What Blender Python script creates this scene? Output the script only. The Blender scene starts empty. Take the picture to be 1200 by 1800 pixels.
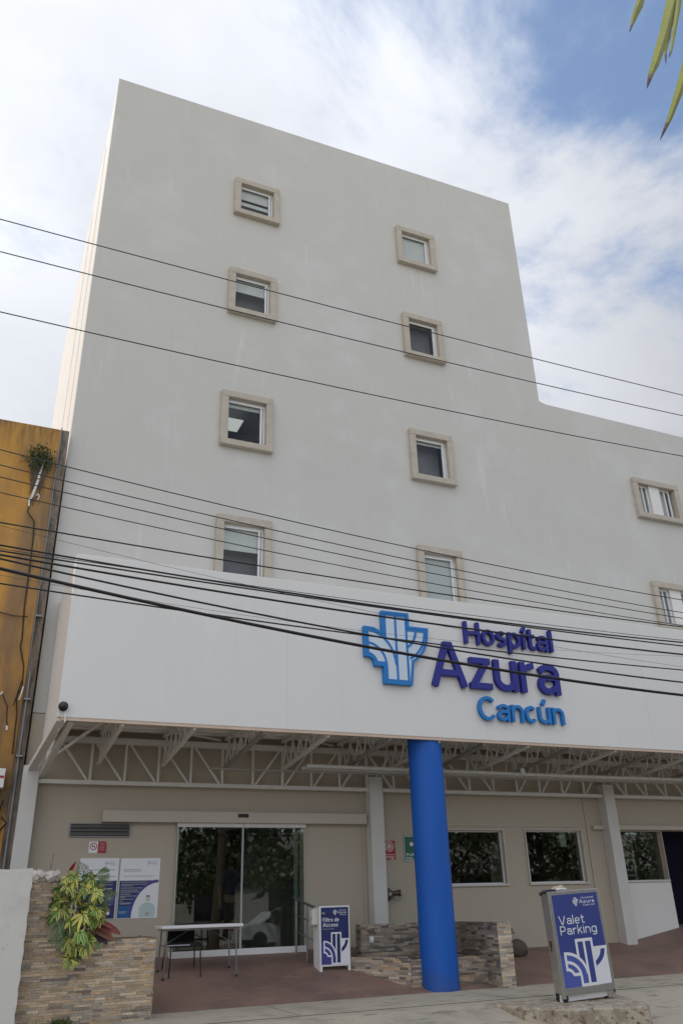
import bpy, bmesh, math, random
from mathutils import Vector, Matrix
random.seed(7)
PI = math.pi
scene = bpy.context.scene
C = scene.collection

# ------------------------------------------------------------------ camera
cam_d = bpy.data.cameras.new('camera')
cam = bpy.data.objects.new('camera', cam_d); C.objects.link(cam)
YAW, PITCH, ROLL, FPX = 0.421096379, 0.446647253, -0.0288012072, 1431.26
cy, sy, cp, sp = math.cos(YAW), math.sin(YAW), math.cos(PITCH), math.sin(PITCH)
fw = Vector((sy*cp, cy*cp, sp)); rt = Vector((cy, -sy, 0)); up = rt.cross(fw)
rt2 = rt*math.cos(ROLL) + up*math.sin(ROLL); up2 = -rt*math.sin(ROLL) + up*math.cos(ROLL)
M = Matrix((rt2, up2, -fw)).transposed().to_4x4(); M.translation = Vector((0, 0, 1.38))
cam.matrix_world = M
cam_d.sensor_fit = 'VERTICAL'; cam_d.sensor_height = 24.0; cam_d.sensor_width = 16.0
cam_d.lens = FPX/1800*24.0
cam_d.clip_start = 0.05; cam_d.clip_end = 3000
scene.camera = cam
scene.view_settings.view_transform = 'Standard'
try: scene.view_settings.look = 'None'
except Exception: pass
scene.view_settings.exposure = 0.0
scene.view_settings.gamma = 1.0

# ------------------------------------------------------------------ world: blue sky with bright broken cloud
SUN_EL, SUN_DIR2 = math.radians(56), Vector((-0.62, 0.785))     # towards the sun, seen from above
world = bpy.data.worlds.new('World'); scene.world = world; world.use_nodes = True
nt = world.node_tree; nt.nodes.clear()
def N(t, **k):
    n = nt.nodes.new(t)
    for a, b in k.items(): setattr(n, a, b)
    return n
def Lk(a, b): nt.links.new(a, b)
def math_n(op, a, b=None, clamp=False):
    n = N('ShaderNodeMath', operation=op); n.use_clamp = clamp
    for i, v in enumerate((a, b)):
        if v is None: continue
        if isinstance(v, (int, float)): n.inputs[i].default_value = v
        else: Lk(v, n.inputs[i])
    return n.outputs[0]
out = N('ShaderNodeOutputWorld'); bg = N('ShaderNodeBackground'); Lk(bg.outputs[0], out.inputs[0])
bg.inputs['Strength'].default_value = 0.1
sky = N('ShaderNodeTexSky', sky_type='NISHITA'); sky.sun_disc = False
sky.sun_elevation = SUN_EL; sky.sun_rotation = math.atan2(SUN_DIR2.x, SUN_DIR2.y)
sky.altitude = 0; sky.air_density = 1.0; sky.dust_density = 0.6; sky.ozone_density = 1.5
tc = N('ShaderNodeTexCoord'); sep = N('ShaderNodeSeparateXYZ'); Lk(tc.outputs['Generated'], sep.inputs[0])
zz = math_n('ADD', math_n('MAXIMUM', sep.outputs[2], 0.0), 0.22)
comb = N('ShaderNodeCombineXYZ')
Lk(math_n('DIVIDE', sep.outputs[0], zz), comb.inputs[0]); Lk(math_n('DIVIDE', sep.outputs[1], zz), comb.inputs[1])
comb.inputs[2].default_value = 7.18
no = N('ShaderNodeTexNoise'); no.inputs['Scale'].default_value = 2.3; no.inputs['Detail'].default_value = 9
no.inputs['Roughness'].default_value = 0.60; no.inputs['Distortion'].default_value = 0.25
cmap = N('ShaderNodeMapping'); cmap.inputs['Location'].default_value = (0.47, -3.77, -2.27)
Lk(comb.outputs[0], cmap.inputs[0]); Lk(cmap.outputs[0], no.inputs['Vector'])
no2 = N('ShaderNodeTexNoise'); no2.inputs['Scale'].default_value = 1.7; no2.inputs['Detail'].default_value = 7
mp2 = N('ShaderNodeMapping'); mp2.inputs['Location'].default_value = (4.2, 1.3, 0.6)
Lk(comb.outputs[0], mp2.inputs[0]); Lk(mp2.outputs[0], no2.inputs['Vector'])
# more blue where the direction leans to the east (+X), thicker cloud to the west where the sun is
east = math_n('MULTIPLY', sep.outputs[0], -0.185)
cov = math_n('ADD', math_n('ADD', no.outputs['Fac'], math_n('MULTIPLY', math_n('SUBTRACT', no2.outputs['Fac'], 0.5), 0.35)), east)
mask = N('ShaderNodeMapRange'); mask.inputs["From Min"].default_value = 0.29; mask.inputs["From Max"].default_value = 0.50
Lk(cov, mask.inputs['Value'])
mask.interpolation_type = 'SMOOTHSTEP'
# cloud brightness: brighter to the sun side
dp = N('ShaderNodeVectorMath', operation='DOT_PRODUCT')
Lk(tc.outputs['Generated'], dp.inputs[0]); sd = Vector((SUN_DIR2.x*math.cos(SUN_EL), SUN_DIR2.y*math.cos(SUN_EL), math.sin(SUN_EL))).normalized()
dp.inputs[1].default_value = sd
br = N('ShaderNodeMapRange'); br.inputs['From Min'].default_value = 0.35; br.inputs['From Max'].default_value = 0.95
br.inputs['To Min'].default_value = 6.5; br.inputs['To Max'].default_value = 11.0
Lk(dp.outputs['Value'], br.inputs['Value'])
sh = N('ShaderNodeMapRange'); sh.inputs['From Min'].default_value = 0.35; sh.inputs['From Max'].default_value = 0.68
sh.inputs['To Min'].default_value = 1.1; sh.inputs['To Max'].default_value = 0.80
Lk(no2.outputs['Fac'], sh.inputs['Value'])
cb = math_n('MULTIPLY', br.outputs[0], sh.outputs[0])
ccol = N('ShaderNodeVectorMath', operation='SCALE'); ccol.inputs[0].default_value = (0.955, 0.985, 1.06)
south = N('ShaderNodeMapRange'); south.inputs['From Min'].default_value = .1; south.inputs['From Max'].default_value = -.8; south.inputs['To Min'].default_value = 1.0; south.inputs['To Max'].default_value = 1.95
Lk(sep.outputs[1], south.inputs['Value'])
Lk(math_n('MULTIPLY', cb, south.outputs[0]), ccol.inputs['Scale'])
skb = N('ShaderNodeVectorMath', operation='MULTIPLY'); skb.inputs[1].default_value = (1.9, 1.85, 1.75)
Lk(sky.outputs[0], skb.inputs[0])
mx = N('ShaderNodeMix', data_type='RGBA')
Lk(mask.outputs[0], mx.inputs[0]); Lk(skb.outputs[0], mx.inputs[6]); Lk(ccol.outputs[0], mx.inputs[7])
Lk(mx.outputs[2], bg.inputs['Color'])

# ------------------------------------------------------------------ sun
sun_d = bpy.data.lights.new('sun', 'SUN'); sun_d.energy = 2.6; sun_d.angle = math.radians(0.6)
sun_d.color = (1.0, 0.96, 0.91)
sun = bpy.data.objects.new('sun', sun_d); C.objects.link(sun)
sun.rotation_euler = sd.to_track_quat('Z', 'Y').to_euler(); sun.location = (-20, 20, 40)

# ------------------------------------------------------------------ materials
def mat(name, col, rough=0.7, metal=0.0, var=0.0, vscale=2.0, bump=0.0, bscale=60.0, spec=0.5, attr=None, stretch=(1, 1, 1)):
    m = bpy.data.materials.new(name); m.use_nodes = True
    t = m.node_tree; b = t.nodes['Principled BSDF']
    b.inputs['Base Color'].default_value = (*col, 1); b.inputs['Roughness'].default_value = rough
    b.inputs['Metallic'].default_value = metal; b.inputs['Specular IOR Level'].default_value = spec
    geo = t.nodes.new('ShaderNodeNewGeometry'); mp = t.nodes.new('ShaderNodeMapping')
    mp.inputs['Scale'].default_value = stretch; t.links.new(geo.outputs['Position'], mp.inputs[0])
    src = None
    if attr:
        a = t.nodes.new('ShaderNodeAttribute'); a.attribute_name = attr; src = a.outputs['Color']
        t.links.new(src, b.inputs['Base Color'])
    if var > 0:
        n = t.nodes.new('ShaderNodeTexNoise'); n.inputs['Scale'].default_value = vscale; n.inputs['Detail'].default_value = 6
        n.inputs['Roughness'].default_value = 0.62
        t.links.new(mp.outputs[0], n.inputs['Vector'])
        r = t.nodes.new('ShaderNodeMapRange'); r.inputs['From Min'].default_value = 0.25; r.inputs['From Max'].default_value = 0.75
        r.inputs['To Min'].default_value = 1-var; r.inputs['To Max'].default_value = 1+var
        t.links.new(n.outputs['Fac'], r.inputs['Value'])
        s = t.nodes.new('ShaderNodeVectorMath'); s.operation = 'SCALE'
        if src: t.links.new(src, s.inputs[0])
        else: s.inputs[0].default_value = col
        t.links.new(r.outputs[0], s.inputs['Scale']); t.links.new(s.outputs[0], b.inputs['Base Color'])
    if bump > 0:
        n = t.nodes.new('ShaderNodeTexNoise'); n.inputs['Scale'].default_value = bscale; n.inputs['Detail'].default_value = 4
        t.links.new(mp.outputs[0], n.inputs['Vector'])
        bp = t.nodes.new('ShaderNodeBump'); bp.inputs['Strength'].default_value = bump; bp.inputs['Distance'].default_value = 0.02
        t.links.new(n.outputs['Fac'], bp.inputs['Height']); t.links.new(bp.outputs[0], b.inputs['Normal'])
    return m

def layered(name, base, layers, rough=0.85, bump=0.15, bscale=40):
    """base colour plus noise-shaped stains: layers = [(colour, scale, stretch, lo, hi, strength, zlo, zhi)]"""
    m = bpy.data.materials.new(name); m.use_nodes = True
    t = m.node_tree; b = t.nodes['Principled BSDF']; b.inputs['Roughness'].default_value = rough
    geo = t.nodes.new('ShaderNodeNewGeometry'); cur = None
    sepz = t.nodes.new('ShaderNodeSeparateXYZ'); t.links.new(geo.outputs['Position'], sepz.inputs[0])
    for i, (col, sc, st, lo, hi, k, zl, zh, *xr) in enumerate(layers):
        mp = t.nodes.new('ShaderNodeMapping'); mp.inputs['Scale'].default_value = st; mp.inputs['Location'].default_value = (i*3.1, i*1.7, i*.9)
        t.links.new(geo.outputs['Position'], mp.inputs[0])
        n = t.nodes.new('ShaderNodeTexNoise'); n.inputs['Scale'].default_value = sc; n.inputs['Detail'].default_value = 7
        n.inputs['Roughness'].default_value = 0.62; t.links.new(mp.outputs[0], n.inputs['Vector'])
        r = t.nodes.new('ShaderNodeMapRange'); r.inputs['From Min'].default_value = lo; r.inputs['From Max'].default_value = hi
        r.inputs['To Max'].default_value = k; t.links.new(n.outputs['Fac'], r.inputs['Value'])
        fac = r.outputs[0]
        if zl is not None:
            zr = t.nodes.new('ShaderNodeMapRange'); zr.inputs['From Min'].default_value = zl; zr.inputs['From Max'].default_value = zh
            t.links.new(sepz.outputs[2], zr.inputs['Value'])
            mu = t.nodes.new('ShaderNodeMath'); mu.operation = 'MULTIPLY'
            t.links.new(fac, mu.inputs[0]); t.links.new(zr.outputs[0], mu.inputs[1]); fac = mu.outputs[0]
        if xr:
            xc, xw, slope = xr[0]      # a stain band running down the wall around x = xc
            ad = t.nodes.new('ShaderNodeMath'); ad.operation = 'MULTIPLY_ADD'; ad.inputs[1].default_value = -slope; t.links.new(sepz.outputs[2], ad.inputs[0]); t.links.new(sepz.outputs[0], ad.inputs[2])
            sb = t.nodes.new('ShaderNodeMath'); sb.operation = 'SUBTRACT'; sb.inputs[1].default_value = xc; t.links.new(ad.outputs[0], sb.inputs[0])
            ab = t.nodes.new('ShaderNodeMath'); ab.operation = 'ABSOLUTE'; t.links.new(sb.outputs[0], ab.inputs[0])
            xm = t.nodes.new('ShaderNodeMapRange'); xm.inputs['From Min'].default_value = xw; xm.inputs['From Max'].default_value = xw*.45; t.links.new(ab.outputs[0], xm.inputs['Value'])
            mu = t.nodes.new('ShaderNodeMath'); mu.operation = 'MULTIPLY'; t.links.new(fac, mu.inputs[0]); t.links.new(xm.outputs[0], mu.inputs[1]); fac = mu.outputs[0]
        mi = t.nodes.new('ShaderNodeMix'); mi.data_type = 'RGBA'; t.links.new(fac, mi.inputs[0])
        if cur is None: mi.inputs[6].default_value = (*base, 1)
        else: t.links.new(cur, mi.inputs[6])
        mi.inputs[7].default_value = (*col, 1); cur = mi.outputs[2]
    t.links.new(cur, b.inputs['Base Color'])
    n = t.nodes.new('ShaderNodeTexNoise'); n.inputs['Scale'].default_value = bscale; n.inputs['Detail'].default_value = 5
    t.links.new(geo.outputs['Position'], n.inputs['Vector'])
    bp = t.nodes.new('ShaderNodeBump'); bp.inputs['Strength'].default_value = bump; bp.inputs['Distance'].default_value = 0.02
    t.links.new(n.outputs['Fac'], bp.inputs['Height']); t.links.new(bp.outputs[0], b.inputs['Normal'])
    return m

def glass(name, tint, trans=0.75, refl=1.0, f0=.05):
    m = bpy.data.materials.new(name); m.use_nodes = True; t = m.node_tree; t.nodes.clear()
    o = t.nodes.new('ShaderNodeOutputMaterial'); g = t.nodes.new('ShaderNodeBsdfGlossy'); g.inputs['Roughness'].default_value = 0.01
    g.inputs['Color'].default_value = (refl, refl, refl, 1)
    tr = t.nodes.new('ShaderNodeBsdfTransparent'); tr.inputs['Color'].default_value = (*[c*trans for c in tint], 1)
    lw = t.nodes.new('ShaderNodeLayerWeight'); lw.inputs['Blend'].default_value = .5
    pw_ = t.nodes.new('ShaderNodeMath'); pw_.operation = 'POWER'; pw_.inputs[1].default_value = 5; t.links.new(lw.outputs['Facing'], pw_.inputs[0])
    fr = t.nodes.new('ShaderNodeMapRange'); fr.inputs['To Min'].default_value = f0; fr.inputs['To Max'].default_value = 1; t.links.new(pw_.outputs[0], fr.inputs['Value'])
    mi = t.nodes.new('ShaderNodeMixShader'); t.links.new(fr.outputs[0], mi.inputs[0])
    t.links.new(tr.outputs[0], mi.inputs[1]); t.links.new(g.outputs[0], mi.inputs[2]); t.links.new(mi.outputs[0], o.inputs[0])
    return m
def emit(name, col, s):
    m = bpy.data.materials.new(name); m.use_nodes = True; b = m.node_tree.nodes['Principled BSDF']
    b.inputs['Base Color'].default_value = (*col, 1); b.inputs['Emission Color'].default_value = (*col, 1); b.inputs['Emission Strength'].default_value = s
    return m

MT = {}
MT['tower'] = layered('tower_paint', (0.565, 0.55, 0.51), [((0.63, 0.62, 0.605), 0.7, (1, 1, 1), .52, .68, .5, None, None),
        ((0.50, 0.49, 0.45), 1.1, (1, 1, 1), .52, .78, .38, None, None), ((0.74, 0.73, 0.71), 1.9, (1.6, 1, .3), .61, .73, .34, None, None), ((0.50, 0.485, 0.45), 2.6, (3.5, 1, .05), .60, .72, .35, None, None),
        ((0.55, 0.53, 0.49), 3.5, (2.2, 1, .12), .64, .8, .3, 14, 24)], bump=0.12, bscale=9)
MT['side'] = layered('side_wall_paint', (0.80, 0.765, 0.71), [((0.62, 0.55, 0.48), 0.8, (1, 1, .18), .56, .66, .35, None, None), ((0.42, 0.38, 0.33), 2.0, (1, 3.0, .05), .62, .68, .55, None, None)], bump=0.2, bscale=6)
MT['fascia'] = layered('fascia_paint', (0.74, 0.725, 0.695), [((0.68, 0.67, 0.65), 0.8, (1, 1, .8), .50, .78, .35, None, None), ((0.80, 0.79, 0.765), 1.8, (1, 1, .4), .60, .72, .4, None, None), ((0.60, 0.58, 0.54), 2.2, (4, 1, .06), .62, .74, .3, None, None)], bump=0.08, bscale=7)
MT['ground_wall'] = layered('shaded_wall_paint', (0.475, 0.42, 0.335), [((0.46, 0.40, 0.31), 0.9, (1, 1, 1), .45, .75, .5, None, None), ((0.58, 0.52, 0.42), 2.5, (1, 1, .5), .6, .75, .3, None, None)], bump=0.1, bscale=8)  # white paint with canopy shade and brown floor bounce put into its colour
MT['pillar'] = mat('light_pillar_paint', (0.62, 0.60, 0.57), .6, var=.06, vscale=2, bump=.08, bscale=12)
MT['trim'] = mat('window_surround_stone', (0.475, 0.425, 0.35), .85, var=.12, vscale=5, bump=.25, bscale=35)
MT['alu'] = mat('white_aluminium', (0.74, 0.75, 0.76), .35)
MT['blind'] = mat('roller_blind', (0.74, 0.74, 0.70), .9, var=.05, vscale=3)
MT['dim_backing'] = mat('dim_room_backing', (0.20, 0.20, 0.215), .9, var=.08, vscale=2)  # grey backing added behind the panes, standing in for the dim rooms
MT['upglass'] = glass('upper_window_glass', (.95, .97, .97), .92, f0=.018)
MT['doorglass'] = glass('door_glass', (.86, .92, .88), .78, .95, f0=.085)
MT['glass_edge'] = mat('glass_edge', (0.46, 0.54, 0.50), .3)
MT['dark'] = mat('dark_room', (0.045, 0.045, 0.045), .9)
MT['room'] = mat('room_wall', (0.22, 0.21, 0.20), .9)
MT['roomfloor'] = mat('room_floor', (0.12, 0.11, 0.10), .5)
MT['steel'] = mat('painted_steel', (0.70, 0.685, 0.64), .55, var=.06, vscale=4)
MT['steel_d'] = mat('grey_steel', (0.30, 0.285, 0.26), .5, var=.1, vscale=4)
MT['deck'] = mat('roof_deck_metal', (0.80, 0.78, 0.72), .5, var=.08, vscale=3)
MT['flash'] = mat('tan_flashing', (0.62, 0.47, 0.36), .6, var=.1, vscale=3)
MT['blue'] = layered('blue_paint', (0.002, 0.098, 0.46), [((0.006, 0.075, 0.38), 1.4, (1, 1, .5), .48, .7, .6, None, None), ((0.02, 0.13, 0.50), 5, (1, 1, .3), .62, .74, .5, None, None), ((0.05, 0.07, 0.16), 6, (1, 1, .6), .35, .65, .8, .35, .0), ((0.05, 0.08, 0.22), 22, (1, 1, 1), .68, .72, .6, 1.6, .3)], rough=.62, bump=.1, bscale=16)
MT['navy'] = mat('navy_letters', (0.010, 0.014, 0.23), .5)
MT['azure'] = mat('azure_letters', (0.006, 0.18, 0.52), .5)
MT['emb_white'] = mat('emblem_white', (0.58, 0.66, 0.75), .4)
MT['white'] = mat('white_plastic', (0.78, 0.78, 0.78), .45)
MT['offwhite'] = mat('cream_plastic', (0.60, 0.58, 0.52), .5)
MT['black'] = mat('black_plastic', (0.012, 0.012, 0.013), .45)
MT['blackfab'] = mat('black_fabric', (0.012, 0.012, 0.013), .85)
MT['rubber'] = mat('cable_rubber', (0.012, 0.011, 0.010), .6)
MT['wire'] = mat('weathered_wire', (0.03, 0.028, 0.025), .6)
MT['chrome'] = mat('brushed_aluminium', (0.55, 0.54, 0.51), .32, metal=.85, var=.08, vscale=8)
MT['gmetal'] = mat('grey_tube_metal', (0.22, 0.22, 0.22), .4, metal=.6)
MT['p_blue'] = mat('sign_blue', (0.045, 0.065, 0.26), .4)
MT['p_blue2'] = mat('sign_light_blue', (0.085, 0.12, 0.42), .4)
MT['p_navy'] = mat('sign_navy', (0.022, 0.032, 0.135), .4)
MT['p_ind'] = mat('sign_indigo', (0.06, 0.06, 0.27), .4)
MT['p_white'] = mat('sign_white', (0.80, 0.81, 0.83), .4)
MT['p_grey'] = mat('print_grey', (0.42, 0.42, 0.44), .5)
MT['p_cyan'] = mat('poster_blue', (0.02, 0.11, 0.30), .4)
MT['p_teal'] = mat('poster_teal', (0.50, 0.62, 0.60), .5)
MT['p_skin'] = mat('poster_dark', (0.10, 0.09, 0.09), .5)
MT['red'] = mat('red_print', (0.40, 0.02, 0.035), .45)
MT['green'] = mat('green_print', (0.02, 0.14, 0.07), .45)
MT['stone'] = mat('ledger_stone', (0.4, 0.3, 0.2), .8, attr='col', var=.22, vscale=26, bump=.7, bscale=70)
MT['header'] = mat('header_paint', (0.52, 0.475, 0.40), .6, var=.05, vscale=3)
MT['seam'] = mat('seam_filler', (0.66, 0.65, 0.63), .8)
MT['mortar'] = mat('stone_backing', (0.22, 0.17, 0.125), .95, bump=.4, bscale=40)
MT['whitewall'] = layered('chalky_white_wall', (0.60, 0.585, 0.54), [((0.44, 0.42, 0.41), 2.2, (1, 1, .8), .52, .70, .5, None, None), ((0.40, 0.40, 0.33), 9, (1, 1, .6), .64, .72, .6, None, None), ((0.70, 0.69, 0.67), 3, (1, 1, 1), .6, .7, .35, None, None)], bump=.3, bscale=18)
MT['plaster'] = mat('broken_plaster', (0.55, 0.50, 0.45), .95, var=.3, vscale=14, bump=.9, bscale=30)
MT['yellow'] = layered('ochre_wall', (0.53, 0.27, 0.055), [((0.60, 0.345, 0.10), 1.6, (1, 1, .5), .5, .68, .6, None, None), ((0.36, 0.21, 0.08), 2.4, (1, 1, .6), .48, .66, .6, None, None),
        ((0.30, 0.165, 0.06), 1.3, (1.6, 1, .16), .5, .62, .55, None, None), ((0.20, 0.13, 0.075), 2.2, (1.2, 1, .25), .30, .50, .78, 9.4, 8.4, (-.03, .34, .055)), ((0.11, 0.07, 0.035), 4.5, (1.6, 1, .25), .40, .62, .85, 9.9, 10.6),
        ((0.20, 0.13, 0.07), 3.0, (1, 1, .2), .40, .6, .75, None, None, (.66, .22, 0)), ((0.10, 0.075, 0.05), 1.6, (1, 1, .5), .4, .55, .85, 4.4, 3.2), ((0.36, 0.24, 0.12), 7, (1, 1, .4), .60, .72, .45, None, None)], bump=.35, bscale=20)
MT['concrete_old'] = layered('weathered_concrete', (0.22, 0.175, 0.135), [((0.07, 0.06, 0.05), 4.5, (2, 1, .35), .45, .60, .85, None, None), ((0.30, 0.27, 0.23), 5, (1, 1, .6), .58, .7, .6, None, None)], bump=.6, bscale=25)
MT['concrete'] = layered('sidewalk_concrete', (0.46, 0.405, 0.315), [((0.24, 0.225, 0.19), 1.1, (1, 1, 1), .5, .7, .6, None, None), ((0.46, 0.43, 0.37), 3.2, (1, 1, 1), .55, .72, .5, None, None), ((0.17, 0.15, 0.12), 2.4, (1, 3, 1), .56, .66, .6, None, None), ((0.12, 0.10, 0.08), 9, (1, 1, 1), .66, .73, .55, None, None), ((0.20, 0.185, 0.15), 38, (1, 1, 1), .55, .72, .5, None, None)], bump=.5, bscale=55)
MT['kerb'] = layered('worn_kerb_concrete', (0.44, 0.38, 0.29), [((0.25, 0.20, 0.145), 4.5, (1, 1, 1), .46, .56, .75, None, None), ((0.12, 0.085, 0.065), 14, (1, 1, 1), .56, .62, .9, None, None), ((0.52, 0.49, 0.43), 7, (1, 1, 1), .55, .68, .6, None, None)], bump=.9, bscale=30)
MT['terrace'] = layered('stamped_brown_concrete', (0.25, 0.155, 0.12), [((0.15, 0.105, 0.088), 1.0, (1, 1, 1), .45, .62, .7, None, None), ((0.34, 0.235, 0.185), 2.8, (1, 2, 1), .56, .70, .5, None, None), ((0.10, 0.075, 0.065), 7, (1, 1, 1), .58, .72, .5, None, None)], rough=.62, bump=.5, bscale=26)
MT['asphalt'] = mat('asphalt', (0.05, 0.05, 0.05), .9, var=.2, vscale=3, bump=.4, bscale=80)
MT['joint_dark'] = mat('dark_joint_tone', (0.10, 0.10, 0.06), .95, var=.3, vscale=10)  # plain dark tone under the slab gaps and in the cracks
MT['leaf'] = mat('leaf', (0.1, 0.2, 0.03), .5, attr='col', var=.1, vscale=30)
MT['palmleaf'] = mat('palm_leaf', (0.1, 0.2, 0.03), .45, attr='col', var=.12, vscale=20)
MT['bark'] = mat('bark', (0.12, 0.09, 0.065), .9, var=.3, vscale=8, bump=.8, bscale=20)
MT['soil'] = mat('soil', (0.05, 0.035, 0.025), .95, var=.3, vscale=12, bump=.6, bscale=30)
MT['boulder'] = mat('boulder_rock', (0.10, 0.075, 0.06), .85, var=.25, vscale=7, bump=.5, bscale=14)
MT['skin'] = mat('skin', (0.35, 0.20, 0.13), .6); MT['hair'] = mat('dark_hair', (0.01, 0.008, 0.007), .5)
MT['navycloth'] = mat('navy_cloth', (0.03, 0.05, 0.12), .85); MT['darkcloth'] = mat('dark_trousers', (0.02, 0.02, 0.025), .85)
MT['tube'] = emit('fluorescent_tube', (0.85, 1.0, 0.9), 1.3)
MT['ceil_light'] = emit('ceiling_panel_light', (0.9, 0.95, 0.9), 0.55)
MT['shaded_blue'] = mat('shaded_blue_door', (0.010, 0.010, 0.022), .8, spec=.05)  # blue door with the deep recess shade put into its colour
MT['carwhite'] = mat('car_paint', (0.7, 0.7, 0.7), .25); MT['carglass'] = mat('car_glass', (0.02, 0.02, 0.025), .05)
MT['lens'] = mat('dome_glass', (0.015, 0.015, 0.018), .08); MT['brass'] = mat('aged_brass', (0.10, 0.085, 0.06), .4, metal=.6)
MT['pvc'] = mat('pvc_pipe', (0.66, 0.66, 0.64), .5, var=.08, vscale=10)

# ------------------------------------------------------------------ mesh helpers
class MB:
    def __init__(s): s.v = []; s.f = []; s.mi = []; s.c = []; s.ms = []; s.smooth = False
    def m(s, name):
        if name not in s.ms: s.ms.append(name)
        return s.ms.index(name)
    def poly(s, pts, mi=0, col=None):
        b = len(s.v); s.v += [tuple(p) for p in pts]; s.f.append(tuple(range(b, b+len(pts)))); s.mi.append(mi); s.c.append(col)
    def box(s, x0, x1, y0, y1, z0, z1, mi=0, col=None, T=None):
        p = [Vector((x, y, z)) for z in (z0, z1) for y in (y0, y1) for x in (x0, x1)]
        if T is not None: p = [T @ q for q in p]
        b = len(s.v); s.v += [tuple(q) for q in p]
        for f in ((0, 2, 3, 1), (4, 5, 7, 6), (0, 1, 5, 4), (2, 6, 7, 3), (0, 4, 6, 2), (1, 3, 7, 5)):
            s.f.append(tuple(b+i for i in f)); s.mi.append(mi); s.c.append(col)
    def bar(s, a, b, w, h=None, mi=0, upv=(0, 0, 1)):
        a, b = Vector(a), Vector(b); h = h or w; d = (b-a)
        if d.length < 1e-6: return
        d.normalize(); u = Vector(upv)
        if abs(d.dot(u)) > .98: u = Vector((0, 1, 0))
        r = d.cross(u).normalized(); u = r.cross(d)
        ps = []
        for q in (a, b):
            for i, j in ((-1, -1), (1, -1), (1, 1), (-1, 1)): ps.append(q + r*i*w/2 + u*j*h/2)
        k = len(s.v); s.v += [tuple(q) for q in ps]
        for f in ((0, 3, 2, 1), (4, 5, 6, 7), (0, 1, 5, 4), (1, 2, 6, 5), (2, 3, 7, 6), (3, 0, 4, 7)):
            s.f.append(tuple(k+i for i in f)); s.mi.append(mi); s.c.append(None)
    def tube(s, pts, r, n=8, mi=0, cap=True, col=None):
        pts = [Vector(p) for p in pts]; rs = r if isinstance(r, (list, tuple)) else [r]*len(pts)
        k = len(s.v); prev = None
        for i, p in enumerate(pts):
            d = (pts[min(i+1, len(pts)-1)] - pts[max(i-1, 0)]).normalized()
            if prev is None:
                u = Vector((0, 0, 1)) if abs(d.z) < .9 else Vector((0, 1, 0)); x = d.cross(u).normalized()
            else: x = (prev - d*prev.dot(d)).normalized()
            prev = x; y = d.cross(x)
            for j in range(n):
                a = 2*PI*j/n; s.v.append(tuple(p + (x*math.cos(a) + y*math.sin(a))*rs[i]))
        for i in range(len(pts)-1):
            for j in range(n):
                s.f.append((k+i*n+j, k+i*n+(j+1) % n, k+(i+1)*n+(j+1) % n, k+(i+1)*n+j)); s.mi.append(mi); s.c.append(col)
        if cap:
            s.f.append(tuple(k+j for j in reversed(range(n)))); s.mi.append(mi); s.c.append(col)
            s.f.append(tuple(k+(len(pts)-1)*n+j for j in range(n))); s.mi.append(mi); s.c.append(col)
    def lathe(s, prof, c, n=24, mi=0, axis='Z'):
        k = len(s.v); c = Vector(c)
        for r, z in prof:
            for j in range(n):
                a = 2*PI*j/n
                q = Vector((r*math.cos(a), r*math.sin(a), z)) if axis == 'Z' else Vector((r*math.cos(a), -z, r*math.sin(a)))
                s.v.append(tuple(c+q))
        for i in range(len(prof)-1):
            for j in range(n):
                s.f.append((k+i*n+j, k+i*n+(j+1) % n, k+(i+1)*n+(j+1) % n, k+(i+1)*n+j)); s.mi.append(mi); s.c.append(None)
    def build(s, name, mats, parent=None, smooth=False, bevel=0.0):
        me = bpy.data.meshes.new(name); me.from_pydata(s.v, [], s.f)
        if isinstance(mats, str): mats = [mats]
        for q in mats: me.materials.append(MT[q])
        me.polygons.foreach_set('material_index', s.mi)
        if any(c is not None for c in s.c):
            at = me.color_attributes.new('col', 'FLOAT_COLOR', 'CORNER'); d = []
            for p, c in zip(me.polygons, s.c):
                c = c or (.5, .5, .5)
                for _ in range(p.loop_total):
                    d += [*c, 1.0]
            at.data.foreach_set('color', d)
        if smooth: me.polygons.foreach_set('use_smooth', [True]*len(me.polygons))
        me.update()
        o = bpy.data.objects.new(name, me); C.objects.link(o)
        if parent: o.parent = parent; o.matrix_parent_inverse = parent.matrix_world.inverted() if False else Matrix.Translation(-parent.location) if parent.type == 'EMPTY' or True else o.matrix_parent_inverse
        if parent is not None:
            o.matrix_parent_inverse = wm(parent).inverted()
        if bevel > 0:
            md = o.modifiers.new('bevel', 'BEVEL'); md.width = bevel; md.segments = 2; md.limit_method = 'ANGLE'; md.angle_limit = math.radians(40)
        return o
def wm(o):
    m = Matrix.LocRotScale(o.location, o.rotation_euler, o.scale)
    if o.parent: m = wm(o.parent) @ o.matrix_parent_inverse @ m
    return m
def tag(o, label=None, cat=None, group=None, kind=None):
    if label: o['label'] = label
    if cat: o['category'] = cat
    if group: o['group'] = group
    if kind: o['kind'] = kind
    return o
def thing(name, label, cat, loc=(0, 0, 0), group=None):
    o = bpy.data.objects.new(name, None); o.empty_display_size = .3; C.objects.link(o); o.location = loc
    return tag(o, label, cat, group)
def struct(o): o['kind'] = 'structure'; return o
def box_part(name, m, parent, *b, bevel=0.0):
    q = MB(); q.box(*b); return q.build(name, m, parent, bevel=bevel)
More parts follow.
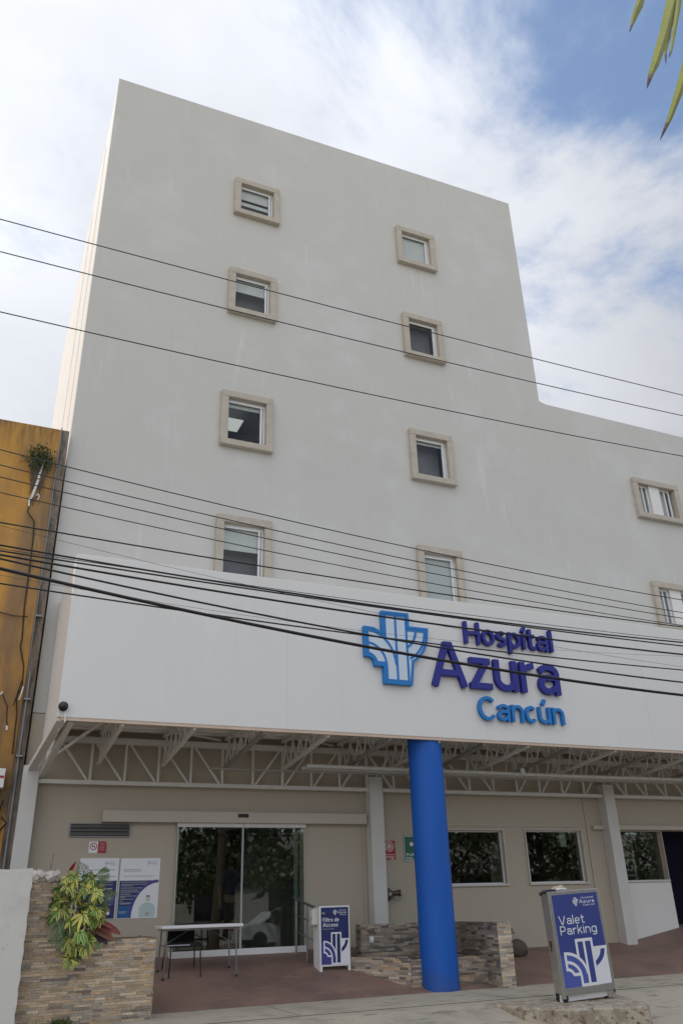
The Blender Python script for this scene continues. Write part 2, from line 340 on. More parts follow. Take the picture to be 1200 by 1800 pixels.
def holes_wall(mb, x0, x1, z0, z1, y0, y1, holes, mi=0):
    """slab facing -Y with rectangular openings, modelled with reveals"""
    xs = sorted({x0, x1, *[h[0] for h in holes], *[h[1] for h in holes]}); zs = sorted({z0, z1, *[h[2] for h in holes], *[h[3] for h in holes]})
    def hole(x, z): return any(h[0] < x < h[1] and h[2] < z < h[3] for h in holes)
    for i in range(len(xs)-1):
        for j in range(len(zs)-1):
            if not hole((xs[i]+xs[i+1])/2, (zs[j]+zs[j+1])/2):
                a, b, c, d = xs[i], xs[i+1], zs[j], zs[j+1]
                mb.poly([(a, y0, c), (b, y0, c), (b, y0, d), (a, y0, d)], mi)
                mb.poly([(a, y1, d), (b, y1, d), (b, y1, c), (a, y1, c)], mi)
    for h in holes:
        a, b, c, d = h
        mb.poly([(a, y0, c), (a, y0, d), (a, y1, d), (a, y1, c)], mi); mb.poly([(b, y0, d), (b, y0, c), (b, y1, c), (b, y1, d)], mi)
        mb.poly([(a, y0, d), (b, y0, d), (b, y1, d), (a, y1, d)], mi); mb.poly([(a, y1, c), (b, y1, c), (b, y0, c), (a, y0, c)], mi)
    mb.poly([(x0, y1, z0), (x0, y0, z0), (x0, y0, z1), (x0, y1, z1)], mi); mb.poly([(x1, y0, z0), (x1, y1, z0), (x1, y1, z1), (x1, y0, z1)], mi)
    mb.poly([(x0, y0, z1), (x1, y0, z1), (x1, y1, z1), (x0, y1, z1)], mi)
class Frame:
    """flat print surface: o = lower left corner, u right, v up, n outwards"""
    def __init__(s, o, u, v): s.o, s.u, s.v = Vector(o), Vector(u).normalized(), Vector(v).normalized(); s.n = s.u.cross(s.v).normalized()
    def p(s, x, y, d=0): return s.o + s.u*x + s.v*y + s.n*d
def flat(mb, F, pts, d, mi=0): mb.poly([F.p(x, y, d) for x, y in pts], mi)
def slab(mb, F, pts, d0, d1, mi=0):
    n = len(pts); mb.poly([F.p(x, y, d1) for x, y in pts], mi)
    for i in range(n):
        a, b = pts[i], pts[(i+1) % n]
        mb.poly([F.p(*a, d0), F.p(*b, d0), F.p(*b, d1), F.p(*a, d1)], mi)
def stroke(mb, F, pts, w, d0, d1, mi=0, closed=False):
    P = [Vector(p) for p in pts]; n = len(P); L = []; R = []
    for i in range(n):
        if closed: a, b, c = P[i-1], P[i], P[(i+1) % n]
        else: a, b, c = P[max(i-1, 0)], P[i], P[min(i+1, n-1)]
        d1_ = (b-a).normalized() if (b-a).length > 0 else (c-b).normalized(); d2_ = (c-b).normalized() if (c-b).length > 0 else d1_
        n1 = Vector((-d1_.y, d1_.x)); n2 = Vector((-d2_.y, d2_.x)); m = (n1+n2).normalized(); k = w/2/max(.35, m.dot(n1))
        L.append(b+m*k); R.append(b-m*k)
    rng = range(n) if closed else range(n-1)
    for i in rng:
        j = (i+1) % n
        mb.poly([F.p(*R[i], d1), F.p(*R[j], d1), F.p(*L[j], d1), F.p(*L[i], d1)], mi)
        mb.poly([F.p(*L[i], d0), F.p(*L[i], d1), F.p(*L[j], d1), F.p(*L[j], d0)], mi)
        mb.poly([F.p(*R[j], d0), F.p(*R[j], d1), F.p(*R[i], d1), F.p(*R[i], d0)], mi)
    if not closed:
        for i in (0, n-1): mb.poly([F.p(*L[i], d0), F.p(*R[i], d0), F.p(*R[i], d1), F.p(*L[i], d1)], mi)
def ell(cx, cy_, rx, ry, a0, a1, n=14):
    return [(cx+rx*math.cos(math.radians(a0+(a1-a0)*i/n)), cy_+ry*math.sin(math.radians(a0+(a1-a0)*i/n))) for i in range(n+1)]
def emblem_strokes():
    S = []
    S.append([(.306, .62), (.306, 1), (.676, 1), (.676, 0), (.31, 0), (.31, .2)] + ell(0, .2, .31, .335, 0, 90)[1:])
    S.append([(.49, 1), (.49, .012)])
    S.append(ell(0, .2, .475, .53, 4, 90) + [(0, .377)] + ell(0, .2, .15, .177, 90, 20, 6)[1:] + [(.15, .25), (.30, .25)])
    S.append([(.69, .79), (1, .79)] + ell(.5, .8, .5, .5, -1, -64)[1:])
    S.append([(.85, .78)] + ell(.5, .8, .34, .33, -3, -56)[1:])
    return S
def emblem(mb, F, x, y, w, h, sw, d, mi=0, th=.002):
    for i, S in enumerate(emblem_strokes()):
        stroke(mb, F, [(x+a*w, y+b*h) for a, b in S], sw, d, d+th+i*th*.25, mi)
def text_mesh(name, body, m, F, x0, x1, y0, y1, d0, d1, parent, bold=0.0, spacing=1.0):
    cu = bpy.data.curves.new(name, 'FONT'); cu.body = body; cu.size = 1; cu.offset = bold; cu.space_character = spacing
    cu.extrude = .5; cu.resolution_u = 4
    t = bpy.data.objects.new(name, cu); C.objects.link(t); bpy.context.view_layer.update()
    me = bpy.data.meshes.new_from_object(t.evaluated_get(bpy.context.evaluated_depsgraph_get()))
    bpy.data.objects.remove(t); bpy.data.curves.remove(cu)
    xs = [v.co.x for v in me.vertices]; ys = [v.co.y for v in me.vertices]
    ax, bx, ay, by = min(xs), max(xs), min(ys), max(ys)
    for v in me.vertices:
        v.co = F.p(x0+(v.co.x-ax)/(bx-ax)*(x1-x0), y0+(v.co.y-ay)/(by-ay)*(y1-y0), d0+(v.co.z+.5)*(d1-d0))
    me.materials.clear(); me.materials.append(MT[m])
    me.name = name; o = bpy.data.objects.new(name, me); C.objects.link(o)
    if parent: o.parent = parent; o.matrix_parent_inverse = wm(parent).inverted()
    return o
def stone_face(mb, F, W, H, inside=None, ch=.031, tones=None, mi=0, lo=.1, hi=.24, prot=.016):
    tones = tones or [(.34, .25, .165), (.40, .31, .22), (.29, .225, .165), (.39, .28, .17), (.24, .20, .165), (.44, .36, .27), (.33, .28, .225), (.30, .25, .20), (.37, .28, .19), (.33, .26, .19), (.36, .29, .21), (.31, .24, .17), (.17, .14, .115)]
    y = 0
    while y < H-.004:
        h = min(ch*random.uniform(.75, 1.25), H-y); x = -random.uniform(0, .12)
        while x < W:
            w = random.uniform(lo, hi); a, b = max(x, 0), min(x+w, W)
            if b-a > .012 and (inside is None or inside((a+b)/2, y+h/2)):
                k = random.choice(tones); g = random.uniform(.82, 1.12)
                d = random.uniform(.3, 1)*prot
                pts = [(a+.0012, y+.0012), (b-.0012, y+.0012), (b-.0012, y+h-.0012), (a+.0012, y+h-.0012)]
                P0 = [F.p(px, py, -.004) for px, py in pts]; P1 = [F.p(px, py, d+random.uniform(-.002, .002)) for px, py in pts]
                col = tuple(c*g*1.45*w_ for c, w_ in zip(k, (1.02, 1.03, 1.02)))
                mb.poly(P1, mi, col)
                for i in range(4): mb.poly([P0[i], P0[(i+1) % 4], P1[(i+1) % 4], P1[i]], mi, col)
            x += w
        y += h

def glyph(ch, h):
    X = .72; S = []; W = .6
    if ch == 'H': W = .74; S = [[(h, 0), (h, 1)], [(W-h, 0), (W-h, 1)], [(h, .5), (W-h, .5)]]
    elif ch == 'o': W = .62; S = [ell(W/2, X/2, W/2-h, X/2-h+.01, 0, 360, 26)]
    elif ch == 's':
        W = .50; m_ = .37; ru = (X-h-m_)/2; rl = (m_-h)/2
        S = [ell(W/2, m_+ru, W/2-h, ru, 35, 270, 14) + ell(W/2, h+rl, W/2-h, rl, 90, -145, 14)[1:]]
    elif ch in 'pdg':
        W = .62; S = [ell(W/2, X/2, W/2-h, X/2-h+.01, 0, 360, 26)]
        if ch == 'p': S.append([(h, -.26), (h, X)])
        elif ch == 'd': S.append([(W-h, 0), (W-h, 1.02)])
        else: S.append([(W-h, X), (W-h, -.04)] + ell(W/2, -.04, W/2-h, .2-h*.4, 0, -140, 10)[1:])
    elif ch in 'iI':
        W = .5*0+2*h; S = [[(h, 0), (h, X)], [(h, .84), (h, .84+2*h)] if ch == 'i' else [(h-.02, .80), (h+.10, 1.02)]]
    elif ch == 't': W = .42; S = [[(.17, .96), (.17, .22)] + ell(.17+.18, .22, .18, .22-h, 180, 270, 7)[1:] + [(W, h)], [(0, X-h), (W-.02, X-h)]]
    elif ch == 'l': W = 2*h; S = [[(h, 0), (h, 1.02)]]
    elif ch == 'a':
        W = .58; R_ = W-h
        S = [[(h*.9, .53)] + ell(W/2, .50, W/2-h, X-h-.50, 165, 0, 12) + [(R_, 0)], [(R_, .40), (.24, .40)] + ell(.24, (.40+h)/2, .24-h, (.40-h)/2, 90, 270, 9)[1:] + [(.30, h), (R_, .19)]]
    elif ch == 'A': W = .86; S = [[(h*.9, 0), (W/2-h*.5, 1)], [(W-h*.9, 0), (W/2+h*.5, 1)], [(.20, .31), (W-.20, .31)], [(W/2-h*1.5, 1-h*.6), (W/2+h*1.5, 1-h*.6)]]
    elif ch == 'z': W = .55; S = [[(.02, X-h), (W-.02, X-h)], [(W-.09, X-h), (.08, h)], [(.0, h), (W, h)]]
    elif ch in 'uU':
        W = .60; S = [[(h, X), (h, .27)] + ell(W/2, .27, W/2-h, .27-h, 180, 360, 14)[1:], [(W-h, 0), (W-h, X)]]
        if ch == 'U': S.append([(W/2-.05, .82), (W/2+.08, 1.04)])
    elif ch == 'r': W = .40; S = [[(h, 0), (h, X)], ell(W-.02, .38, W-.02-h, X-h-.38, 180, 90, 8)]
    elif ch == 'C': W = .80; S = [ell(.43, .5, .43-h, .5-h+.012, 42, 318, 26)]
    elif ch == 'c': W = .58; S = [ell(W/2, X/2, W/2-h, X/2-h+.01, 45, 315, 22)]
    elif ch == 'n': W = .60; S = [[(h, 0), (h, X)], ell(W/2, .44, W/2-h, X-h-.44, 180, 0, 14) + [(W-h, 0)]]
    elif ch == 'V': W = .78; S = [[(h*.9, 1), (W/2-h*.4, 0)], [(W-h*.9, 1), (W/2+h*.4, 0)]]
    elif ch == 'e': W = .60; S = [ell(W/2, X/2, W/2-h, X/2-h+.01, 0, 315, 24), [(h, X/2), (W-h, X/2)]]
    elif ch == 'P': W = .64; S = [[(h, 0), (h, 1)], [(h, 1-h), (.38, 1-h)] + ell(.38, (1-h+.44)/2, W-h-.38, (1-h-.44)/2, 90, -90, 12)[1:] + [(h, .44)]]
    elif ch == 'k': W = .56; S = [[(h, 0), (h, 1.02)], [(W-h*1.2, X), (h, .27)], [(.24, .42), (W-h*1.0, 0)]]
    elif ch == 'F': W = .58; S = [[(h, 0), (h, 1)], [(h, 1-h), (W, 1-h)], [(h, .5), (W-.05, .5)]]
    elif ch == ' ': W = .22
    return S, W
def stroke_text(name, body, m_, F, x0, x1, yb, cap, wt, d0, d1, parent, gap=.11, rnd=.0006):
    """monoline grotesque lettering built from strokes"""
    mb = MB(); h = wt/2; x = 0; out_ = []
    for ch in body:
        S, W = glyph(ch, h); out_.append((x, S)); x += W+gap
    tot = x-gap; sc = (x1-x0)/tot; k = 0
    for xo, S in out_:
        for st_ in S:
            stroke(mb, F, [(x0+(xo+a)*sc, yb+b*cap) for a, b in st_], wt*cap, d0, d1+(k % 5)*rnd, 0); k += 1
    return mb.build(name, m_, parent)

# ------------------------------------------------------------------ ground
def hb(X):
    if X < 8.3: return .59
    if X < 9.0: return .59 + (X-8.3)/.7*(.42-.59)
    if X < 13.9: return .42
    return .42 + min(X-13.9, 2.2)*.155
def fz(X, y):
    t = max(0, min(1, (y-13.65)/2.55)); return t*hb(X)
q = MB(); xs = [-8, 0, 2, 4, 6, 7.2, 8.3, 8.65, 9.0, 10, 11.5, 13, 13.9, 14.5, 15.4, 16.2, 20, 26]; ys = [13.64, 13.9, 14.4, 15, 15.6, 16.2, 16.5]
for i in range(len(xs)-1):
    for j in range(len(ys)-1):
        a, b, c, d = xs[i], xs[i+1], ys[j], ys[j+1]
        q.poly([(a, c, fz(a, c)), (b, c, fz(b, c)), (b, d, fz(b, d)), (a, d, fz(a, d))])
struct(q.build('terrace_pavement', 'terrace', smooth=True))
# sidewalk: flat slab with the raised corner left between two driveways
def dz(X, y):      # driveway falls towards the road
    return -.004 - .34*max(0, min(1, (11.75-y)/1.7))
q = MB(); ys = [12.09, 11.75, 11.2, 10.6, 10.0, 9.4, 8.8, 8.25]
xs = [-30, -5, 2, 5, 7.5, 9.5, 12, 16, 40]
for i in range(len(xs)-1):
    for j in range(len(ys)-1):
        a, b, c, d = xs[i], xs[i+1], ys[j+1], ys[j]
        q.poly([(a, c, dz(a, c)), (b, c, dz(b, c)), (b, d, dz(b, d)), (a, d, dz(a, d))])
for a, b in ((-30, -2), (-1.985, 1.2), (1.215, 4.6), (4.615, 8.0), (8.015, 11.4), (11.415, 14.8), (14.815, 40)):
    q.poly([(a, 12.105, 0), (b, 12.105, 0), (b, 13.63, 0), (a, 13.63, 0)])
struct(q.build('sidewalk', 'concrete'))
q = MB(); q.poly([(-30, 8.25, -.03), (40, 8.25, -.03), (40, 13.66, -.03), (-30, 13.66, -.03)]); 
q.v = [(x, y, z-.5) if y < 9 else (x, y, z) for x, y, z in q.v]
struct(q.build('sidewalk_bed', 'joint_dark'))
m_ = MB()
for (x, y, a_, L_) in ((4.2, 12.3, .3, .9), (9.8, 12.2, 1.1, .8)):
    p_ = Vector((x, y)); w0 = .004
    for k in range(int(L_/.05)):
        a_ += random.uniform(-.5, .5); q_ = p_+Vector((math.cos(a_), math.sin(a_)))*.05
        if q_.y > 13.6 or q_.y < 12.12: break
        n_ = Vector((-math.sin(a_), math.cos(a_)))*w0
        m_.poly([(p_.x-n_.x, p_.y-n_.y, .004), (p_.x+n_.x, p_.y+n_.y, .004), (q_.x+n_.x, q_.y+n_.y, .004), (q_.x-n_.x, q_.y-n_.y, .004)]); p_ = q_
struct(m_.build('sidewalk_cracks', 'joint_dark'))
# kerb corner block
q = MB()
top = [(7.42, 11.72), (7.50, 11.05), (7.90, 10.57), (8.66, 10.30), (8.88, 10.18), (9.02, 10.30), (9.6, 11.75)]
top = [(x, y) for x, y in top]
q.poly([(x, y, .004) for x, y in top], 0)
n = len(top)
fine = []
for i in range(n-1):
    a, b = Vector(top[i]), Vector(top[i+1]); k = max(1, int((b-a).length/.06))
    for j in range(k): fine.append(a.lerp(b, j/k))
fine.append(Vector(top[-1]))
off = [Vector((-.02-.03*random.random(), -.04-.02*random.random())) for _ in fine]
for i in range(len(fine)-1):
    a, b = fine[i], fine[i+1]; oa, ob = a+off[i], b+off[i+1]
    q.poly([(a.x, a.y, .004), (b.x, b.y, .004), (ob.x, ob.y, -.02-.012*random.random()), (oa.x, oa.y, -.02-.012*random.random())])
    q.poly([(oa.x, oa.y, -.022), (ob.x, ob.y, -.022), (ob.x, ob.y-.03, -.42), (oa.x, oa.y-.03, -.42)])
struct(q.build('kerb', 'kerb'))
q = MB(); q.poly([(-1500, -1500, -.42), (1500, -1500, -.42), (1500, 1500, -.42), (-1500, 1500, -.42)]); struct(q.build('ground', 'concrete'))
q = MB(); q.poly([(-200, -7, -.36), (200, -7, -.36), (200, 8.4, -.36), (-200, 8.4, -.36)]); struct(q.build('road', 'asphalt'))
q = MB(); q.box(-200, 200, -10, -7, -.32, -.16); struct(q.build('far_sidewalk', 'concrete'))

# ------------------------------------------------------------------ hospital building
YT = 16.2
B = thing('hospital_building', 'tall off-white hospital block with a low blue-columned canopy in front', 'building', (7, YT, 0))
WIN = [(4.28, 5.58, 18.42, 19.74, .42, 'strip'), (4.22, 5.52, 15.02, 16.48, .40, 'blind'), (4.16, 5.46, 11.10, 12.62, .16, 'lit'), (4.17, 5.47, 7.72, 9.30, .48, 'blind'),
       (9.29, 10.59, 18.40, 19.82, 1.0, 'blind'), (9.30, 10.58, 15.03, 16.53, 0, 'dark'), (9.24, 10.54, 11.13, 12.64, .14, 'blind'), (9.23, 10.50, 7.72, 9.28, 1.0, 'blind')]
WIN2 = [(16.70, 18.45, 11.27, 12.58), (16.66, 18.42, 7.9, 9.28)]
TH = .175
up_holes = [(a+TH-.04, b-TH+.04, c+TH-.06, d-TH+.04) for a, b, c, d, *_ in WIN]
w = MB()
holes_wall(w, .88, 13.76, 4.7, 22.2, YT, YT+.3, up_holes)
# slight fall of the parapet
w.v = [(x, y, z + (x-.88)/12.88*.34 if z > 22 else z) for x, y, z in w.v]
w.box(13.50, 13.76, YT+.3, YT+14, 14, 22.5); w.box(.88, 13.76, YT+13.8, YT+14, 4.7, 22.2); w.box(1.15, 13.5, YT+.3, YT+13.8, 21.2, 21.4)
w.build('tower_wall', 'tower', B)
w = MB(); w.box(.88, 1.14, YT+.3, YT+13.8, 0, 22.2)
for k in range(2): w.box(.868, .879, YT+1.8+k*2.7, YT+1.85+k*2.7, 8, 21.5)
tag(w.build('side_wall', 'side', B), 'bright stained side wall')
w = MB(); holes_wall(w, 13.765, 27, 4.7, 14.55, YT+.004, YT+.3, [(a+TH-.04, b-TH+.04, c+TH-.06, d-TH+.04) for a, b, c, d in WIN2]); w.box(13.765, 27, YT+.3, YT+10, 14.2, 14.3)
# rough rise of the parapet where it meets the tower
w.poly([(13.765, YT+.004, 14.55), (14.0, YT+.004, 14.55), (13.86, YT+.004, 14.58), (13.765, YT+.004, 14.62)])
w.poly([(13.765, YT+.3, 14.62), (13.86, YT+.3, 14.58), (14.0, YT+.3, 14.55), (13.765, YT+.3, 14.55)])
w.poly([(13.765, YT+.004, 14.62), (13.86, YT+.004, 14.58), (13.86, YT+.3, 14.58), (13.765, YT+.3, 14.62)])
w.poly([(13.86, YT+.004, 14.58), (14.0, YT+.004, 14.55), (14.0, YT+.3, 14.55), (13.86, YT+.3, 14.58)])
w.build('wing_wall', 'tower', B)
# interior shells behind the upper windows
w = MB()
for (a, b, c, d, *_r) in WIN + WIN2:
    w.box(a-.4, b+.4, YT+2.6, YT+2.65, c-.6, d+.5, 0); w.box(a-.4, b+.4, YT+.32, YT+2.6, d+.45, d+.5, 1)
    w.box(a-.45, a-.4, YT+.32, YT+2.6, c-.6, d+.5, 0); w.box(b+.4, b+.45, YT+.32, YT+2.6, c-.6, d+.5, 0); w.box(a-.4, b+.4, YT+.32, YT+2.6, c-.6, c-.55, 0)
w.build('upper_rooms', ['dark', 'room'], B)
def surround(a, b, c, d, parent):
    y0, y1 = YT-.12, YT+.22; t = TH
    m = MB(); m.box(a, b, y0, y1, d-t, d); m.box(a, b, y0-.03, y1, c, c+t-.02); m.box(a, a+t, y0+.002, y1, c+t-.02, d-t); m.box(b-t, b, y0+.002, y1, c+t-.02, d-t)
    return m.build('surround', 'trim', parent, bevel=.012)
for i, (a, b, c, d, bl, kind) in enumerate(WIN):
    X0, X1, Z0, Z1 = a+TH, b-TH, c+TH-.02, d-TH
    s = surround(a, b, c, d, B); s.name = 'window'
    s['label'] = 'square window with a thick beige stone surround'
    f = MB(); y = YT+.02
    f.box(X0, X1, y, y+.06, Z1-.05, Z1); f.box(X0, X1, y, y+.06, Z0, Z0+.045); f.box(X0, X0+.04, y+.001, y+.059, Z0+.045, Z1-.05); f.box(X1-.05, X1, y+.001, y+.059, Z0+.045, Z1-.05)
    f.box(X1-.12, X1-.075, y-.02, y+.04, Z0+.045, Z1-.05); f.box(X0+.04, X1-.05, y-.018, y+.0, Z1-.10, Z1-.052)
    f.build('sash', 'alu', s, bevel=.004)
    box_part('pane', 'upglass', s, X0+.04, X1-.05, y+.025, y+.031, Z0+.045, Z1-.05)
    if bl > 0:
        h = (Z1-Z0)*bl; m = MB()
        m.box(X0+.03, X1-.03, y+.062, y+.066, Z1-h, Z1-.01)
        if kind == 'strip':
            m.box(X0+.03, X1-.03, y+.062, y+.066, Z1-h-.22, Z1-h-.1)
        m.build('blind', 'blind', s)
    if kind in ('lit', 'dark', 'strip', 'blind') and bl < 1:
        box_part('dim_backing_sheet', 'dim_backing', s, X0+.03, X1-.03, y+.35, y+.354, Z0-.02, Z1-.02) if kind not in ('lit',) else None
    if kind == 'lit':
        m = MB(); m.box(X0+.22, X0+.78, y+1.25, y+1.85, d+.10, d+.12); m.build('ceiling_light', 'ceil_light', s)
        box_part('far_wall', 'dim_backing', s, X0-.5, X1+.5, y+2.4, y+2.41, Z0-.6, d+.4)
for (a, b, c, d) in WIN2:
    X0, X1, Z0, Z1 = a+TH, b-TH, c+TH-.02, d-TH
    s = surround(a, b, c, d, B); s.name = 'window'; s['label'] = 'wide window split by a white pier'
    f = MB(); y = YT+.03; xm = (X0+X1)/2
    for u0, u1 in ((X0+.02, X0+.45), (X1-.52, X1-.09)):
        f.box(u0, u0+.045, y, y+.06, Z0, Z1); f.box(u1-.045, u1, y, y+.06, Z0, Z1); f.box(u0+.045, u1-.045, y+.001, y+.059, Z0, Z0+.04); f.box(u0+.045, u1-.045, y+.001, y+.059, Z1-.05, Z1)
        f.box(u0+.20, u0+.24, y-.01, y+.03, Z0+.04, Z1-.05)
    f.build('sash', 'alu', s, bevel=.004)
    box_part('pier', 'fascia', s, X0+.47, X1-.54, YT-.03, YT+.2, Z0, Z1)
    box_part('pane', 'upglass', s, X0+.065, X0+.405, y+.03, y+.036, Z0+.04, Z1-.05); box_part('pane', 'upglass', s, X1-.475, X1-.135, y+.03, y+.036, Z0+.04, Z1-.05)
    box_part('curtain', 'blind', s, X0+.2, X0+.45, y+.12, y+.124, Z0, Z1); box_part('curtain', 'blind', s, X1-.4, X1-.12, y+.12, y+.124, Z0, Z1)

# ---- ground floor wall with door and windows
DOOR = (3.74, 6.16, .585, 2.72)
GW = [(9.50, 10.90, 1.64, 2.71), (11.50, 13.03, 1.64, 2.72), (14.16, 15.42, 1.66, 2.71), (15.44, 19.5, .62, 2.73)]
w = MB(); holes_wall(w, .88, 21, -.3, 4.69, YT+.006, YT+.25, [DOOR]+GW); w.build('ground_floor_wall', 'ground_wall', B)
w = MB()
for a, b, c, d in GW[:2]:
    t = .035; y0 = YT-.03
    w.box(a-t, b+t, y0, YT+.1, d-.004, d+t); w.box(a-t, b+t, y0, YT+.1, c-t, c+.004); w.box(a-t, a+.004, y0+.002, YT+.1, c+.004, d-.004); w.box(b-.004, b+t, y0+.002, YT+.1, c+.004, d-.004)
w.box(9.15, 13.05, YT-.02, YT+.005, 2.80, 2.83)
w.box(13.35, 20, YT-.10, YT+.005, 2.74, 2.83)
w.build('window_trim', 'header', B, bevel=.006)
for a, b, c, d in GW[:2]:
    o = box_part('window_pane', 'doorglass', B, a, b, YT+.10, YT+.11, c, d); tag(o, 'dark fixed window pane beside the blue column')
    f = MB(); t = .03
    f.box(a, b, YT+.08, YT+.13, c, c+t); f.box(a, b, YT+.08, YT+.13, d-t, d); f.box(a, a+t, YT+.081, YT+.129, c+t, d-t); f.box(b-t, b, YT+.081, YT+.129, c+t, d-t)
    f.build('frame', 'alu', o)
    # things hung inside
box_part('notice_board', 'shaded_blue', B, 10.0, 10.75, YT+1.2, YT+1.25, 1.2, 2.35)
box_part('dark_screen', 'black', B, 11.95, 12.85, YT+1.4, YT+1.45, 1.1, 2.3)
box_part('wall_strip', 'flash', B, 11.55, 11.8, YT+1.6, YT+1.65, .8, 2.5)
box_part('window_poster', 'white', B, 12.52, 12.68, YT+.125, YT+.13, 2.38, 2.69)
o = box_part('window_pane', 'doorglass', B, 14.16, 15.42, YT+.16, YT+.17, 1.66, 2.71)
for a, b, c, d in GW[:2]: box_part('sill', 'pillar', B, a-.03, b+.03, YT-.045, YT-.031, c-.03, c-.002)
box_part('sill', 'pillar', B, 14.1, 15.43, YT-.02, YT+.2, 1.62, 1.66)
f = MB()
for z in (1.75, 2.08, 2.42): f.box(14.42, 14.80, YT+.42, YT+.46, z, z+.05)
f.box(14.36, 14.42, YT+.42, YT+.46, .6, 2.5); f.box(14.80, 14.86, YT+.42, YT+.46, .6, 2.5); f.box(14.36, 14.86, YT+.42, YT+.46, 2.5, 2.56); f.build('inner_door_frame', 'pillar', B)
box_part('lower_panel', 'fascia', B, 14.06, 15.43, YT-.012, YT+.004, .3, 1.60)
box_part('shaded_blue_door', 'shaded_blue', B, 15.2, 19.8, YT+.62, YT+.66, .3, 2.9)
# room behind
w = MB(); w.box(1.2, 15.4, YT+4.5, YT+4.6, .4, 3.2, 0); w.box(1.2, 15.4, YT+.26, YT+4.5, 3.05, 3.15, 1); w.box(1.15, 1.2, YT+.26, YT+4.5, .4, 3.2, 0); w.box(15.4, 15.45, YT+.26, YT+4.5, .4, 3.2, 0)
w.box(1.2, 15.4, YT+.26, YT+4.5, .52, .58, 2); w.box(8.2, 8.3, YT+.26, YT+4.5, .58, 3.05, 0); w.box(5.35, 6.5, YT+1.3, YT+1.5, .58, 3.05, 0)
w.build('interior_room', ['room', 'room', 'roomfloor'], B)
# sliding door
D = MB(); a, b, c, d = DOOR
D.box(2.30, 7.56, YT-.16, YT+.004, 2.80, 2.995)
op = D.build('door_header', 'header', B, bevel=.006)
box_part('sensor', 'black', op, 4.83, 5.03, YT-.185, YT-.161, 2.90, 2.96)
D = MB(); D.box(3.68, 4.96, YT-.09, YT-.03, 2.725, 2.80); D.box(4.97, 6.25, YT-.09, YT-.03, 2.725, 2.80); D.build('door_rail', 'pillar', op)
o = box_part('sliding_door', 'doorglass', B, 3.72, 4.945, YT-.066, YT-.054, .66, 2.724); tag(o, 'left glass sliding door leaf')
m = MB(); m.box(3.705, 3.719, YT-.068, YT-.052, .66, 2.724); m.box(4.946, 4.960, YT-.068, YT-.052, .66, 2.724); m.build('glass_edge', 'glass_edge', o)
o = box_part('sliding_door', 'doorglass', B, 4.98, 6.21, YT-.066, YT-.054, .66, 2.724); tag(o, 'right glass sliding door leaf')
m = MB(); m.box(6.211, 6.225, YT-.068, YT-.052, .66, 2.724); m.box(4.966, 4.979, YT-.068, YT-.052, .66, 2.724); m.build('glass_edge', 'glass_edge', o)
m = MB(); m.box(3.75, 3.775, YT+.08, YT+.12, .6, 2.72); m.box(6.06, 6.13, YT+.08, YT+.12, .6, 2.72); m.build('side_light_frame', 'glass_edge', B)
m = MB(); m.box(3.66, 6.26, YT-.11, YT+.0, .50, .665); m.build('threshold', 'white', B, bevel=.006)
m = MB(); m.tube([(3.95, YT+1.3, 2.98), (4.45, YT+1.3, 2.98)], .022, 8); m.build('ceiling_tube', 'tube', B)
# wall pillars
for x0, x1, nm in ((.84, 1.12, 'left'), (7.60, 7.90, ''), (13.66, 13.96, '')):
    box_part('pillar', 'pillar', B, x0, x1, YT-.26, YT+.004, .2, 3.72, bevel=.012)
m = MB(); m.box(7.50, 7.56, YT-.02, YT+.004, .4, 4.6); m.build('joint_strip', 'ground_wall', B)
box_part('joint_strip', 'ground_wall', B, 13.2, 13.24, YT-.02, YT+.004, .4, 4.6)
# louvre
m = MB(); m.box(1.78, 2.81, YT-.004, YT+.004, 2.57, 2.765, 1); m.box(1.76, 2.83, YT-.03, YT+.003, 2.765, 2.785); m.box(1.76, 2.83, YT-.03, YT+.003, 2.55, 2.57); m.box(1.76, 1.78, YT-.03, YT+.003, 2.57, 2.765); m.box(2.81, 2.83, YT-.03, YT+.003, 2.57, 2.765)
for k in range(3):
    z = 2.585+k*.062; m.poly([(1.78, YT-.028, z), (2.81, YT-.028, z), (2.81, YT-.006, z+.045), (1.78, YT-.006, z+.045)], 0)
m.build('vent_louvre', ['gmetal', 'dark'], B)

# ---- canopy: fascia box, deck, trusses
m = MB(); m.box(1.10, 22, 13.50, 13.56, 4.10, 6.86); m.box(1.10, 1.22, 13.56, YT-.01, 4.12, 6.86); m.box(1.22, 22, 13.56, YT-.01, 6.55, 6.6)
m.build('canopy_fascia', 'fascia', B, bevel=.012)
for sx_ in (4.9, 8.98, 13.1):
    o = box_part('panel_seam', 'seam', B, sx_, sx_+.006, 13.4975, 13.4998, 4.11, 6.85)
m = MB(); m.box(1.16, 22, 13.512, 13.56, 4.055, 4.099); m.build('flashing', 'flash', B)
m = MB(); prof = []
y = 13.57
while y < YT-.05:
    prof += [(y, 4.40), (y+.10, 4.40), (y+.14, 4.47), (y+.26, 4.47)]; y += .30
for i in range(len(prof)-1):
    (y0, z0), (y1, z1) = prof[i], prof[i+1]
    m.poly([(1.22, y0, z0), (1.22, y1, z1), (22, y1, z1), (22, y0, z0)])
m.build('roof_deck', 'deck', B)
